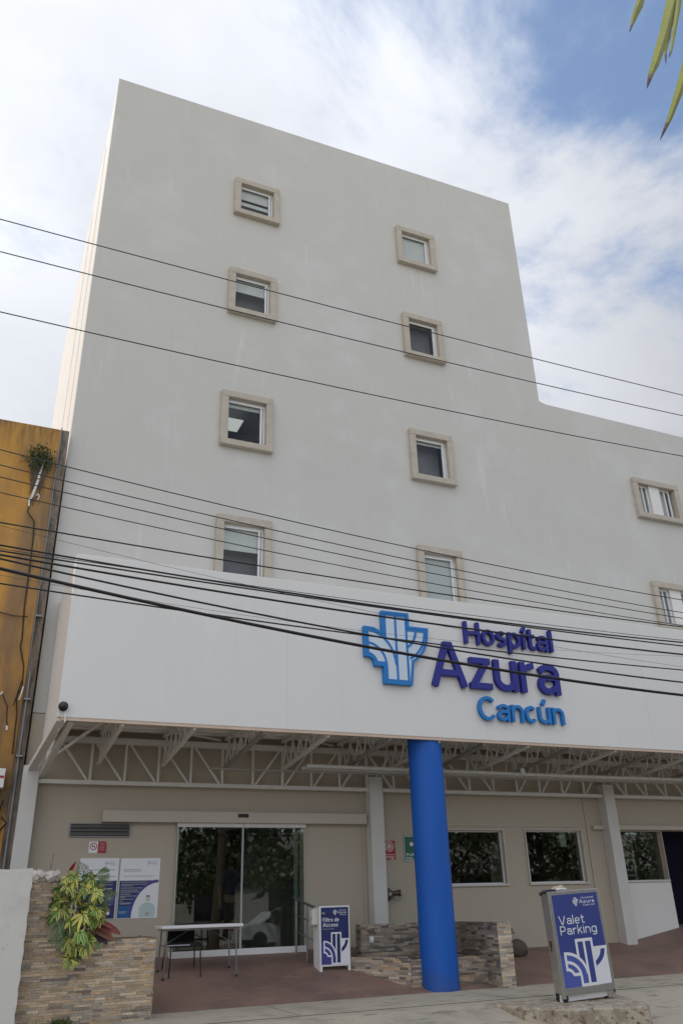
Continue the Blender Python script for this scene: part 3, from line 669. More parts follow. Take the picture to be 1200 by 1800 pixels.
# wall truss (along X)
m = MB(); yt = YT-.16
m.box(1.12, 21, yt-.04, yt+.04, 3.43, 3.50); m.box(1.12, 21, yt-.05, yt+.05, 4.16, 4.27)
x = 1.45; k = 0
while x < 20.5:
    m.bar((x+.55, yt, 3.5), (x+.55, yt, 4.16), .045)
    seg = int((x-1.12)/6.3); ph = (x-1.12) - seg*6.3
    if ph < 3.1: m.bar((x, yt+.002, 4.16), (x+.50, yt+.002, 3.5), .04)
    else: m.bar((x+.6, yt+.002, 3.5), (x+1.10, yt+.002, 4.16), .04)
    x += .62; k += 1
tag(m.build('wall_truss', 'steel', B), 'pale steel truss running along the back wall')
# tapering trusses (front to back)
def cross_truss(x, dark):
    m = MB(); y0, y1 = 13.58, YT-.22; zt = 4.34
    def zb(y): return 4.05 + (3.80-4.05)*(y-y0)/(y1-y0)
    m.bar((x, y0, zt), (x, y1, zt), .06, .05); 
    m.bar((x, y0, zb(y0)), (x, y1, zb(y1)), .075 if dark else .055, .06, 1 if dark else 0)
    n = 6
    for i in range(n):
        ya, yb = y0+(y1-y0)*i/n, y0+(y1-y0)*(i+1)/n; ym = (ya+yb)/2
        m.bar((x-.01, ya, zb(ya)+.02), (x-.01, ym, zt-.02), .028); m.bar((x+.01, ym, zt-.02), (x+.01, yb, zb(yb)+.02), .028)
    m.bar((x, y0, zb(y0)), (x, y0, zt), .05)
    return m.build('cross_truss', ['steel', 'steel_d'], B)
for i, x in enumerate((2.12, 4.52, 6.93, 8.95, 10.97, 13.2, 15.4)): cross_truss(x, i > 0)
for x in (3.3, 5.7, 7.95, 9.95, 12.1, 14.3): cross_truss(x, False)
m = MB()
for x in (3.3, 5.7, 7.95, 9.95, 12.1, 14.3):
    m.bar((x-1.1, 13.75, 4.31), (x, 15.0, 4.25), .035); m.bar((x, 15.0, 4.25), (x+1.1, 15.95, 4.31), .035)
m.build('bracing', 'steel', B)
m = MB()
m.bar((1.17, 13.56, 4.10), (.97, YT-.14, 3.66), .13, .10); m.bar((1.33, 13.60, 4.09), (1.16, YT-.14, 3.56), .09, .09); m.bar((1.27, 13.7, 4.36), (1.27, YT-.2, 4.36), .05)
for k in range(5):
    y = 13.9+k*.5; m.bar((1.18, y, 4.02-.19*(y-13.6)), (1.27, y+.22, 4.34), .03)
m.bar((1.30, 15.2, 3.80), (2.1, 13.75, 4.35), .04)
tag(m.build('edge_truss', 'steel', B), 'double steel chord at the open left end of the canopy')
# pipes under the deck
m = MB(); m.tube([(3.95, 15.0, 3.635), (9.9, 15.0, 3.63), (18, 15.0, 3.66)], .016, 8); tag(m.build('conduit', 'steel_d', B), 'thin dark conduit under the canopy')
m = MB(); m.tube([(5.85, 15.02, 3.745), (12, 15.02, 3.735), (18, 15.02, 3.76)], .036, 10); m.box(5.85, 18, 15.09, 15.3, 3.70, 3.76); tag(m.build('cable_tray', 'steel', B), 'pale pipe and tray under the canopy')
m = MB(); m.lathe([(.001, .05), (.045, .05), (.055, 0), (.05, -.07), (.001, -.075)], (10.72, 14.94, 3.80), 14); m.build('spot_lamp', 'white', B, smooth=True)
# blue column
m = MB(); cx, cyy, cr = 7.785, 13.86, .318
m.lathe([(cr+.004, -.05), (cr+.002, .03), (cr, .2), (cr-.001, 2), (cr, 4.08), (cr, 4.34)], (cx, cyy, 0), 64)
tag(m.build('column', 'blue', B, smooth=True), 'thick round column painted bright blue')

# ------------------------------------------------------------------ sign on the fascia
S = thing('wall_sign', 'raised dark and light blue hospital lettering with cross emblem on the white fascia', 'sign', (8.6, 13.5, 5.0))
F = Frame((0, 13.5, 0), (1, 0, 0), (0, 0, 1))
stroke_text('lettering', 'HospItal', 'navy', F, 8.62, 10.76, 5.965, .455, .15, .012, .10, S, rnd=.0012, gap=.09)
stroke_text('lettering', 'Azura', 'navy', F, 7.81, 10.80, 5.065, .86, .14, .012, .105, S, rnd=.0012, gap=.08)
stroke_text('lettering', 'CancUn', 'azure', F, 8.79, 10.80, 4.472, .455, .135, .012, .095, S, rnd=.0012, gap=.08)
ex, ez, ew, eh = 6.47, 5.09, 1.23, 1.28
m = MB(); outl = [(.27, 1.035), (.71, 1.035), (.71, .83), (1.05, .83)] + [(a+.02, b-.03) for a, b in ell(.5, .8, .52, .52, 0, -62, 8)] + [(.715, -.035), (.27, -.035), (.27, .215), (.12, .215), (.105, .30), (.02, .345), (-.04, .345), (-.04, .765), (.10, .76), (.27, .69)]
slab(m, F, [(ex+a*ew, ez+b*eh) for a, b in reversed(outl)], .012, .085)
e = m.build('emblem', 'emb_white', S); m = MB()
stroke(m, F, [(ex+a*ew, ez+b*eh) for a, b in outl], .048, .010, .102, closed=True)
emblem(m, F, ex, ez, ew, eh, .043, .084, th=.008)
m.build('emblem_lines', 'azure', e)

# ------------------------------------------------------------------ dome camera on the fascia corner
m = MB(); c = (1.165, 13.42, 4.25)
K = thing('security_camera', 'small black dome camera at the lower left corner of the white fascia', 'camera', c)
m.lathe([(.001, .062)] + [(.062*math.sin(math.radians(a)), .062*math.cos(math.radians(a))-.0) for a in range(15, 100, 12)], c, 20, axis='Y'); m.build('dome', 'lens', K, smooth=True)
m = MB(); m.lathe([(.074, -.02), (.074, .008), (.062, .016)], c, 24, axis='Y'); m.lathe([(.04, -.08), (.04, -.02), (.074, -.02)], c, 16, axis='Y'); m.build('base_ring', 'black', K, smooth=True)
m = MB(); m.tube([(1.20, 13.47, 4.20), (1.215, 13.46, 4.12), (1.22, 13.48, 4.02)], .013, 6); m.build('cable_clip', 'white', K)

# ------------------------------------------------------------------ ochre neighbour
Y = thing('ochre_building', 'stained ochre building at the left edge with dark streaks', 'building', (-3, 16, 0))
m = MB(); m.box(-14, .665, 15.98, 24, -.3, 10.63); m.build('wall', 'yellow', Y)
m = MB(); m.box(.67, .838, 16.0, YT-.01, -.3, 10.64); tag(m.build('corner_strip', 'concrete_old', Y), 'dark weathered concrete strip at the corner')
m = MB(); m.tube([(.675, 15.95, 10.66), (.678, 15.95, 8), (.682, 15.95, 5.6)], .012, 8); m.tube([(.73, 15.95, 5.4), (.74, 15.95, 2.0)], .019, 8); tag(m.build('downpipe', 'gmetal', Y), 'thin grey pipe down the corner')
m = MB(); m.tube([(.43, 15.93, 9.87), (.36, 15.92, 9.36)], .034, 8); m.tube([(.36, 15.92, 9.34), (.29, 15.93, 8.93)], .028, 8); m.tube([(.29, 15.93, 8.93), (.25, 15.93, 8.86), (.26, 15.93, 8.72)], .02, 6)
m.tube([(.37, 15.93, 8.98), (.40, 15.91, 9.02), (.43, 15.93, 8.97), (.41, 15.95, 8.90)], .016, 6); tag(m.build('pvc_pipe', 'pvc', Y), 'short slanted white pipe')
m = MB(); m.tube([(.28, 15.94, 8.85), (.25, 15.93, 8.6), (.40, 15.94, 8.42), (.43, 15.95, 8.1), (.45, 15.95, 7.4), (.46, 15.95, 6.6), (.50, 15.95, 6.0), (.49, 15.95, 5.85), (.60, 15.94, 5.48)], .013, 6)
m.tube([(.60, 15.94, 5.48), (.62, 15.93, 5.1), (.55, 15.93, 4.9), (.60, 15.93, 4.6), (.62, 15.94, 3.9)], .012, 6); m.tube([(.60, 15.92, 5.2), (.52, 15.90, 4.75), (.42, 15.92, 4.72), (.30, 15.93, 4.95)], .010, 6)
m.tube([(.42, 15.93, 4.72), (.44, 15.92, 4.5), (.47, 15.93, 4.36)], .010, 6); m.tube([(-.4, 15.95, 6.55), (.3, 15.93, 6.42), (.55, 15.93, 6.44)], .010, 6)
m.build('loose_cable', 'rubber', Y)
m = MB(); m.tube([(.64, 15.92, 5.1), (.62, 15.90, 4.95), (.60, 15.92, 4.85)], .012, 6); m.tube([(.28, 15.92, 4.93), (.30, 15.92, 4.98)], .016, 6); m.tube([(.46, 15.91, 4.38), (.47, 15.91, 4.30)], .018, 6); m.build('cable_end', 'white', Y)
m = MB()
for z in (6.45, 4.86, 3.85): m.box(.68, .80, 15.90, 15.99, z, z+.035)
m.tube([(.72, 15.92, 3.87), (.80, 15.9, 3.86), (.83, 15.88, 3.92)], .008, 6)
m.build('pipe_clamp', 'gmetal', Y)
m = MB(); m.box(.10, .545, 15.72, 15.97, 3.30, 3.62); mbx = m.build('meter_box', 'white', Y, bevel=.01)
m = MB(); m.box(.39, .44, 15.712, 15.719, 3.38, 3.50); m.box(.45, .53, 15.712, 15.719, 3.46, 3.50); m.build('red_mark', 'red', mbx)
m = MB()
for i in range(7):
    x, z = random.uniform(.25, .6), random.uniform(2.6, 3.25)
    m.tube([(x, 15.9, z+.1), (x+random.uniform(-.1, .1), 15.84, z), (x+random.uniform(-.1, .1), 15.9, z-.15)], .016, 6, mi=random.choice((0, 0, 1)))
m.box(.2, .36, 15.86, 15.97, 2.75, 2.95, 1); m.box(.40, .5, 15.84, 15.97, 2.98, 3.1, 1); m.build('junction_wiring', ['rubber', 'white'], Y)

# leaves ----------------------------------------------------------------
def leaf(mb, base, tip, w, nrm, c_mid, c_edge, seg=4, droop=0.0, fold=.25, mi=0, tipcol=None):
    base, tip = Vector(base), Vector(tip); d = tip-base; L = d.length; d.normalize(); s = d.cross(Vector(nrm))
    if s.length < 1e-4: s = d.cross(Vector((1, 0, 0)))
    s.normalize(); n = s.cross(d)
    rows = []
    for i in range(seg+1):
        t = i/seg; p = base+d*L*t + Vector((0, 0, -droop*t*t)); ww = w*math.sin(PI*min(.97, .10+.86*t))**.62*(.5 if i == 0 else 1)
        rows.append([p-s*ww/2+n*ww*fold, p-s*ww*.2, p+s*ww*.2, p+s*ww/2+n*ww*fold])
    for i in range(seg):
        for j in range(3):
            c = c_mid if j == 1 else c_edge
            if tipcol and i >= seg-1: c = tipcol
            mb.poly([rows[i][j], rows[i][j+1], rows[i+1][j+1], rows[i+1][j]], mi, c)
def rnd_unit():
    while True:
        v = Vector((random.uniform(-1, 1), random.uniform(-1, 1), random.uniform(-1, 1)))
        if .1 < v.length < 1: return v.normalized()

# climbing plant rooted in the ochre wall
P = thing('wall_plant', 'small dark shrub growing out of the ochre wall above a white pipe', 'plant', (.35, 15.95, 9.3))
m = MB()
for i in range(560):
    r = rnd_unit()*random.random()**.5; c = Vector((.33+r.x*.34, 15.84+r.y*.13, 9.86+r.z*.34-abs(r.x)*.1))
    if c.y > 15.96: c.y = 15.95
    d = rnd_unit(); g = random.uniform(.6, 1.4); leaf(m, c, c+d*random.uniform(.05, .09), .024, rnd_unit(), (.035*g, .075*g, .025*g), (.045*g, .09*g, .03*g), seg=2, fold=.1)
m.build('foliage', 'leaf', P)
m = MB()
for i in range(26):
    a = Vector((.33+random.uniform(-.22, .3), 15.90, 9.8+random.uniform(-.15, .15))); b = Vector((.31+random.uniform(-.09, .12), 15.945, 9.0+random.uniform(-.3, .3))); mid = (a+b)/2+Vector((random.uniform(-.06, .06), -.02, 0))
    m.tube([a, mid, b], [.012, .009, .006], 5)
m.build('roots', 'bark', P)

# ------------------------------------------------------------------ white boundary wall
m = MB(); m.box(-12, .96, 12.70, 12.92, -.02, 1.85)
xs_ = [-12, -3, -1, 0, .3, .5, .7, .85, .96]
for i in range(len(xs_)-1):
    a, b = xs_[i], xs_[i+1]; za, zb_ = 1.90+.012*math.sin(a*7), 1.90+.012*math.sin(b*7)
    m.poly([(a, 12.699, 1.845), (b, 12.699, 1.845), (b, 12.699, zb_), (a, 12.699, za)]); m.poly([(a, 12.699, za), (b, 12.699, zb_), (b, 12.92, zb_), (a, 12.92, za)])
jag = [k*.1 for k in range(19)] + [1.9]
for i in range(len(jag)-1):
    x0 = .972+.007*math.sin(i*2.3); x1 = .972+.007*math.sin((i+1)*2.3)
    m.poly([(.955, 12.698, jag[i]), (x0, 12.698, jag[i]), (x1, 12.698, jag[i+1]), (.955, 12.698, jag[i+1])]); m.poly([(x0, 12.698, jag[i]), (x0, 12.92, jag[i]), (x1, 12.92, jag[i+1]), (x1, 12.698, jag[i+1])])
tag(m.build('boundary_wall', 'whitewall'), 'chalky white boundary wall at the lower left edge of the street front', 'wall')

# ------------------------------------------------------------------ left stone planter
PL = thing('stone_planter', 'ledger stone planter with a tall left pier, full of variegated plants', 'planter', (1.9, 13.2, 0))
m = MB(); m.box(.99, 1.36, 13.03, 13.35, -.02, 1.80); m.box(1.36, 2.74, 13.03, 13.2, -.02, .985); m.box(2.60, 2.74, 13.2, 14.3, -.02, .985); m.box(1.0, 2.6, 14.2, 14.3, 0, .985)
m.build('core', 'mortar', PL)
m = MB(); F1 = Frame((.985, 13.03, 0), (1, 0, 0), (0, 0, 1))
stone_face(m, F1, 1.77, 1.80, inside=lambda x, z: z < 1.0 or x < .385)
F2 = Frame((2.755, 13.03, 0), (0, 1, 0), (0, 0, 1)); stone_face(m, F2, 1.25, 1.0)
F2 = Frame((1.375, 13.03, 1.0), (0, 1, 0), (0, 0, 1)); stone_face(m, F2, .3, .8)
m.build('stone_cladding', 'stone', PL)
m = MB(); m.box(1.36, 2.6, 13.2, 14.2, .3, .86); m.build('soil', 'soil', PL)
m = MB()
for i in range(60):
    x = random.uniform(.99, 1.35); y = random.uniform(13.02, 13.33); s = random.uniform(.03, .07); T = Matrix.Translation((x, y, 1.80+random.uniform(-.02, .05)*(1.2-abs(x-1.17)*3))) @ Matrix.Rotation(random.random()*3, 4, rnd_unit())
    m.box(-s, s, -s*.7, s*.7, -s*.5, s*.5, T=T)
m.build('broken_cap', 'plaster', PL)

# shrub: umbrella clusters of variegated leaves
V = thing('variegated_shrub', 'bushy yellow and green variegated shrub spilling over the stone planter', 'shrub', (1.65, 13.1, .9))
m = MB(); ms = MB()
cl = []
for (x, z, r) in ((1.55, 1.72, .10), (1.72, 1.66, .14), (1.88, 1.60, .12), (1.40, 1.62, .12), (1.62, 1.50, .14), (1.32, 1.48, .10), (1.80, 1.42, .15), (2.00, 1.36, .12), (1.48, 1.38, .14), (1.95, 1.25, .10),
                (1.30, 1.33, .08), (1.66, 1.28, .12), (1.84, 1.20, .10), (1.55, 1.18, .10), (1.50, 1.02, .10), (1.66, 1.03, .14), (1.80, 1.00, .12), (1.58, .92, .12), (1.74, .88, .13), (1.86, 1.06, .08), (1.63, .80, .06), (1.78, 1.76, .07), (1.45, 1.74, .07), (1.97, 1.50, .08)):
    x = 1.63+(x-1.65)*.84
    for s in range(2):
        c = Vector((x+random.uniform(-.05, .05), 12.80+random.uniform(-.10, .10)-(.05 if z < 1.1 else 0)+s*.17, z+random.uniform(-.04, .05)+.03))
        out_ = Vector((random.uniform(-.9, .9), -1.0, random.uniform(-.1, .9))).normalized(); n1 = out_.orthogonal().normalized(); n2 = out_.cross(n1)
        ms.tube([(1.65+(x-1.65)*.3, 13.4, .85), (x, 13.2, z-.15), tuple(c)], [.012, .008, .004], 5)
        k = random.randint(7, 9); g = random.uniform(.65, 1.05)*(.45 if s else 1); a0 = random.random()*6  # rear layer dimmed in colour, standing for shade inside the shrub
        for j in range(k):
            a = a0+2*PI*j/k+random.uniform(-.22, .22); gg = g*random.uniform(.8, 1.15)
            d = (n1*math.cos(a)*.9+n2*math.sin(a)*.9+out_*.25+Vector((0, -.1, -.45))).normalized(); L = random.uniform(.085, .15)
            r_ = random.random()
            if r_ < .45: e, mid = (.62*gg, .58*gg, .13*gg), (.09*gg, .19*gg, .035*gg)
            elif r_ < .60: e, mid = (.60*gg, .56*gg, .12*gg), (.52*gg, .50*gg, .10*gg)
            else: e, mid = (.24*gg, .36*gg, .07*gg), (.08*gg, .17*gg, .035*gg)
            leaf(m, c+d*.012, c+d*L, random.uniform(.042, .060), (d.cross(rnd_unit())+out_*1.5), mid, e, seg=6, droop=random.uniform(.02, .07), fold=random.uniform(-.2, .1))
m.build('foliage', 'leaf', V); ms.build('stems', 'bark', V)
# small palm with feather fronds
V = thing('feather_palm', 'small green feather palm behind the variegated shrub in the stone planter', 'palm', (1.75, 13.4, .9))
m = MB(); ms = MB()
def frond(m, ms, pts, n, L, w, col, red=None):
    pts = [Vector(p) for p in pts]; ms.tube(pts, [.009, .008, .006, .003][:len(pts)] if len(pts) == 4 else .006, 5)
    def at(t):
        k = t*(len(pts)-1); i = min(int(k), len(pts)-2); return pts[i].lerp(pts[i+1], k-i), (pts[i+1]-pts[i]).normalized()
    for i in range(n):
        t = .15+.85*i/n; p, d = at(t); s = d.cross(Vector((0, -1, .3))).normalized()
        for sg in (-1, 1):
            dd = (s*sg*.8+d*.7+Vector((0, -.1, -.25))).normalized(); l = L*math.sin(PI*(.15+.8*t))
            g = random.uniform(.7, 1.25); c = tuple(q*g for q in col); leaf(m, p, p+dd*l, w, (0, -1, 0), c, c, seg=2, droop=.04, fold=.1)
frond(m, ms, [(1.74, 13.2, 1.2), (1.76, 13.1, 1.55), (1.84, 13.02, 1.82), (2.02, 12.98, 1.86)], 24, .24, .016, (.10, .16, .05))
frond(m, ms, [(1.72, 13.2, 1.2), (1.70, 13.1, 1.6), (1.68, 13.02, 1.85), (1.60, 12.98, 2.0)], 18, .17, .014, (.12, .17, .06))
frond(m, ms, [(1.74, 13.2, 1.2), (1.84, 13.0, 1.50), (1.98, 12.95, 1.62), (2.10, 12.9, 1.55)], 18, .20, .014, (.08, .13, .05))
frond(m, ms, [(1.55, 13.1, 1.35), (1.45, 12.85, 1.36), (1.38, 12.82, 1.22), (1.36, 12.80, .98)], 20, .17, .013, (.13, .20, .08))
frond(m, ms, [(1.60, 13.1, 1.30), (1.55, 12.85, 1.28), (1.50, 12.82, 1.12), (1.48, 12.80, .92)], 18, .17, .013, (.11, .17, .07))
m.build('foliage', 'leaf', V); ms.build('stems', 'bark', V)
# red leaved plants
V = thing('red_leaved_plant', 'broad dark red leaves at the right of the variegated shrub', 'plant', (1.9, 13.3, .9))
m = MB()
for a, b, w_, c in (((1.86, 13.0, 1.22), (2.24, 12.93, 1.10), .12, (.16, .035, .03)), ((1.84, 13.02, 1.16), (2.16, 12.95, 1.03), .12, (.20, .09, .05)), ((1.85, 13.05, 1.2), (2.0, 12.98, 1.0), .09, (.26, .01, .02)), ((1.88, 13.02, 1.25), (2.12, 12.9, 1.18), .07, (.22, .05, .04)), ((1.9, 13.0, 1.1), (2.08, 12.97, .98), .10, (.03, .035, .05)), ((1.85, 13.0, 1.05), (1.98, 12.9, .92), .05, (.10, .2, .05))):
    leaf(m, a, b, w_, (0, -1, .4), c, tuple(q*1.5 for q in c), seg=5, droop=.04, fold=.2)
leaf(m, (1.47, 13.05, 1.84), (1.55, 13.0, 1.99), .05, (0, -1, 0), (.30, .01, .02), (.32, .015, .025), seg=3); leaf(m, (1.49, 13.05, 1.80), (1.50, 13.0, 1.93), .04, (0, -1, 0), (.25, .01, .02), (.28, .015, .025), seg=3)
m.build('foliage', 'leaf', V)
m = MB(); m.tube([(1.9, 13.3, .86), (1.86, 13.05, 1.2)], .01, 5); m.tube([(1.6, 13.3, .86), (1.48, 13.05, 1.82)], .008, 5); m.build('stems', 'bark', V)
# twig on the broken pier
m = MB(); m.tube([(1.22, 13.1, 1.82), (1.24, 13.1, 1.98), (1.25, 13.1, 2.10)], .004, 5); m.tube([(1.24, 13.1, 1.92), (1.20, 13.1, 1.99)], .003, 5)
tag(m.build('dry_twig', 'bark'), 'thin dry twig sticking up from the broken pier top', 'twig')
# weeds at the foot of the planter
for (x, n_, s_, lb) in ((1.58, 60, .11, 'low green weed sprouting at the foot of the stone planter, the right tuft'), (1.32, 30, .06, 'low yellowish weed at the foot of the stone planter, the left tuft')):
    m = MB()
    for i in range(n_):
        c = Vector((x+random.uniform(-.10, .10), 12.97+random.uniform(-.05, .02), random.uniform(.0, .03))); d = Vector((random.uniform(-.8, .8), random.uniform(-.9, .1), random.uniform(.3, 1))).normalized(); g = random.uniform(.6, 1.4)
        k = (.09*g, .12*g, .04*g) if s_ > .1 else (.28*g, .30*g, .10*g); leaf(m, c, c+d*s_*random.uniform(.5, 1), .022, (0, -1, .5), k, k, seg=2)
    tag(m.build('weed', 'leaf'), lb, 'weed', 'weeds at the foot of the planter')

# ------------------------------------------------------------------ middle stone planter (L walls)
PM = thing('stone_planter', 'low and high ledger stone walls around an empty bed behind the blue column', 'planter', (7.9, 14.3, 0))
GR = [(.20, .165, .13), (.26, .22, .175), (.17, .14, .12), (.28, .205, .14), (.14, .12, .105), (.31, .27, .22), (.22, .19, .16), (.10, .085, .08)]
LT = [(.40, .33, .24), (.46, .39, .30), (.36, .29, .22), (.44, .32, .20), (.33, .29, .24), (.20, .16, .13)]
core = MB(); st = MB()
core.box(6.97, 9.08, 15.22, 15.42, 0, .985); stone_face(st, Frame((6.955, 15.22, .2), (1, 0, 0), (0, 0, 1)), 1.95, .80, tones=GR, ch=.032)
stone_face(st, Frame((6.957, 15.42, .2), (0, -1, 0), (0, 0, 1)), .2, .80, tones=GR)
core.box(8.77, 9.02, 13.47, 15.22, -.02, .975)
stone_face(st, Frame((8.77, 15.22, 0), (0, -1, 0), (0, 0, 1)), 1.74, 1.0, tones=GR, ch=.034)
stone_face(st, Frame((8.755, 13.47, 0), (1, 0, 0), (0, 0, 1)), .275, 1.0, tones=LT, ch=.034, lo=.12, hi=.28)
tt = [(a*1.25, b*1.25, c*1.25) for a, b, c in GR]
# low wall: front then skewed left face
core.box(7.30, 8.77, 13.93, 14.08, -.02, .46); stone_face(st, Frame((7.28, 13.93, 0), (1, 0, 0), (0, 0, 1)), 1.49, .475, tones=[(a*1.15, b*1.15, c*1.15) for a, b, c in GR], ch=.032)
A, Bq = Vector((7.28, 13.93, 0)), Vector((6.62, 15.05, .0)); dl = (A-Bq); 
FS = Frame(Bq, dl, (0, 0, 1)); ln = dl.length
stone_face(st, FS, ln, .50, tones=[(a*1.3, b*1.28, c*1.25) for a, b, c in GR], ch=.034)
nn = FS.n
core.poly([A, Bq, Bq+Vector((0, 0, .49)), A+Vector((0, 0, .49))]); cap_in = -nn*.16
core.poly([A+Vector((0, 0, .48)), A+cap_in+Vector((0, 0, .48)), Bq+cap_in+Vector((0, 0, .48)), Bq+Vector((0, 0, .48))]); core.poly([A+cap_in, A+cap_in+Vector((0, 0, .48)), Bq+cap_in+Vector((0, 0, .48)), Bq+cap_in])
core.box(6.64, 7.0, 15.05, 15.3, .1, .48)
core.build('core', 'mortar', PM); st.build('stone_cladding', 'stone', PM)
m = MB(); m.poly([(6.75, 15.2, .40), (7.35, 14.05, .40), (8.77, 14.05, .40), (8.77, 15.2, .40)]); m.build('soil', 'soil', PM)
m = MB(); m.box(7.12, 7.19, 15.17, 15.20, .70, .80); m.lathe([(.03, 0), (.03, .03), (.001, .03)], (7.155, 15.17, .76), 12, axis='Y'); tag(m.build('outlet_box', 'white', PM), 'small white outlet box')
# boulder by the wall
bm = bmesh.new(); bmesh.ops.create_icosphere(bm, subdivisions=3, radius=1)
for v in bm.verts:
    n_ = 1+.10*math.sin(v.co.x*3+1)*math.cos(v.co.y*4)+.06*math.sin(v.co.z*7+v.co.x*5); v.co = Vector((v.co.x*.25*n_, v.co.y*.20*n_, v.co.z*.17*n_)) + Vector((10.55, 15.62, fz(10.5, 15.6)+.11))
me = bpy.data.meshes.new('boulder'); bm.to_mesh(me); bm.free(); me.polygons.foreach_set('use_smooth', [True]*len(me.polygons)); me.materials.append(MT['boulder'])
o = bpy.data.objects.new('boulder', me); C.objects.link(o); tag(o, 'rounded dark brown boulder at the foot of the ground-floor wall', 'rock')
m = MB(); m.box(10.60, 10.78, 15.95, YT, .70, .74); m.box(10.62, 10.76, 15.97, YT, .745, .80); tag(m.build('wall_bracket', 'gmetal'), 'small grey metal bracket on the ground-floor wall above the boulder', 'bracket')

# ------------------------------------------------------------------ notices on the wall
FW = Frame((0, YT+.004, 0), (1, 0, 0), (0, 0, 1))
def rect(x0, x1, z0, z1): return [(x0, z0), (x1, z0), (x1, z1), (x0, z1)]
def logo(mb, F, x, y, s, d, parent, m_, tm):
    emblem(mb, F, x, y, s*.88, s, s*.075, d, th=.0006)
    text_mesh('lettering', 'Azura', tm, F, x+s*.98, x+s*2.9, y+s*.22, y+s*.72, d, d+.0008, parent, bold=.01)
    text_mesh('lettering', 'Hospital', tm, F, x+s*1.55, x+s*2.88, y+s*.78, y+s*1.08, d, d+.0008, parent)
    text_mesh('lettering', 'Cancún', tm, F, x+s*1.75, x+s*2.9, y-s*.14, y+s*.14, d, d+.0008, parent)
T1 = thing('poster', 'blue and white poster with round icons, half hidden behind the plants', 'poster', (2.35, YT, 1.2), 'information posters by the entrance')
m = MB(); slab(m, FW, rect(2.005, 2.685, 1.22, 2.20), 0, .008); m.build('sheet', 'p_white', T1)
m = MB(); flat(m, FW, rect(2.02, 2.67, 1.225, 1.83), .0095, 0); flat(m, FW, rect(2.02, 2.67, 1.44, 1.60), .0105, 1); m.build('blue_field', ['p_navy', 'p_ind'], T1)
m = MB()
for x, z in ((2.45, 1.76), (2.45, 1.69), (2.56, 1.545), (2.45, 1.31), (2.56, 1.31), (2.33, 1.31)): flat(m, FW, [(x+.027*math.cos(a*PI/8), z+.027*math.sin(a*PI/8)) for a in range(16)], .0115)
m.build('icons', 'p_white', T1)
m = MB()
for z, a, b in ((2.0, 2.2, 2.62), (1.89, 2.1, 2.64)): flat(m, FW, rect(a, b, z, z+.014), .0095)
for z in (1.805, 1.76, 1.70, 1.69, 1.60, 1.545, 1.44): flat(m, FW, rect(2.49, 2.60, z, z+.009), .0118)
logo(m, FW, 2.44, 2.085, .06, .0095, T1, 'p_grey', 'p_grey'); m.build('small_print', 'p_grey', T1)
T2 = thing('poster', 'blue and white poster with a curved photo of a pale teal gowned figure', 'poster', (3.07, YT, 1.2), 'information posters by the entrance')
m = MB(); slab(m, FW, rect(2.715, 3.425, 1.215, 2.195), 0, .008); m.build('sheet', 'p_white', T2)
arc = ell(3.425, 1.225, .465, .565, 180, 92, 14)
m = MB(); flat(m, FW, [(2.722, 1.225)] + arc + [(3.42, 1.825), (2.722, 1.825)], .0095, 0); flat(m, FW, rect(2.722, 2.93, 1.225, 1.42), .0105, 1)
stroke(m, FW, ell(3.425, 1.225, .49, .59, 178, 94, 14), .05, .0095, .0102, 2); m.build('blue_field', ['p_navy', 'p_cyan', 'p_ind'], T2)
m = MB(); flat(m, FW, [(3.10, 1.23), (3.09, 1.36), (3.14, 1.44), (3.21, 1.47), (3.29, 1.46), (3.36, 1.42), (3.38, 1.34), (3.37, 1.23)], .0098, 0); flat(m, FW, [(3.24+.04*math.cos(a*PI/8), 1.53+.05*math.sin(a*PI/8)) for a in range(16)], .0099, 2); flat(m, FW, [(3.24+.043*math.cos(a*PI/8), 1.56+.022*math.sin(a*PI/8)) for a in range(9)], .0105, 1)
flat(m, FW, rect(3.21, 3.28, 1.25, 1.31), .0105, 3); m.build('figure_print', ['p_teal', 'p_skin', 'offwhite', 'p_grey'], T2)
m = MB()
for i, (z, b) in enumerate(((2.00, 3.09), (1.975, 3.08), (1.90, 3.35), (1.885, 3.30))): flat(m, FW, rect(2.78, b, z, z+.012 if i < 2 else z+.006), .0095)
for z, b in ((1.795, 3.22), (1.76, 3.20), (1.735, 2.95), (1.70, 3.12), (1.665, 3.06), (1.635, 3.09), (1.60, 2.93), (1.57, 3.03), (1.55, 2.84), (1.52, 2.98), (1.49, 2.80), (1.46, 2.95), (1.445, 2.93), (1.32, 2.88), (1.30, 2.85)): flat(m, FW, rect(2.75, b, z, z+.010), .0118)
logo(m, FW, 3.19, 2.085, .06, .0095, T2, 'p_grey', 'p_grey'); m.build('small_print', 'p_grey', T2)
# no smoking + red notice
T = thing('no_smoking_sign', 'small white no smoking sign above the posters', 'sign', (2.21, YT, 2.28))
m = MB(); slab(m, FW, rect(2.13, 2.285, 2.285, 2.475), 0, .006); m.build('plate', 'p_white', T)
m = MB(); stroke(m, FW, ell(2.21, 2.395, .056, .056, 0, 360, 24)[:-1], .013, .006, .0078, closed=True); stroke(m, FW, [(2.172, 2.433), (2.248, 2.357)], .012, .006, .0085); m.build('red_ring', 'red', T)
m = MB(); flat(m, FW, rect(2.178, 2.225, 2.388, 2.40), .0072); flat(m, FW, rect(2.229, 2.240, 2.388, 2.40), .0072); stroke(m, FW, [(2.234, 2.405), (2.238, 2.42), (2.228, 2.43)], .005, .006, .0070); m.build('cigarette_symbol', 'p_skin', T)
T = thing('red_notice', 'small red notice beside the no smoking sign', 'sign', (2.36, YT, 2.28))
m = MB(); slab(m, FW, [(2.292, 2.285), (2.435, 2.285), (2.435, 2.44), (2.41, 2.478), (2.292, 2.478)], 0, .006); m.build('plate', 'red', T)
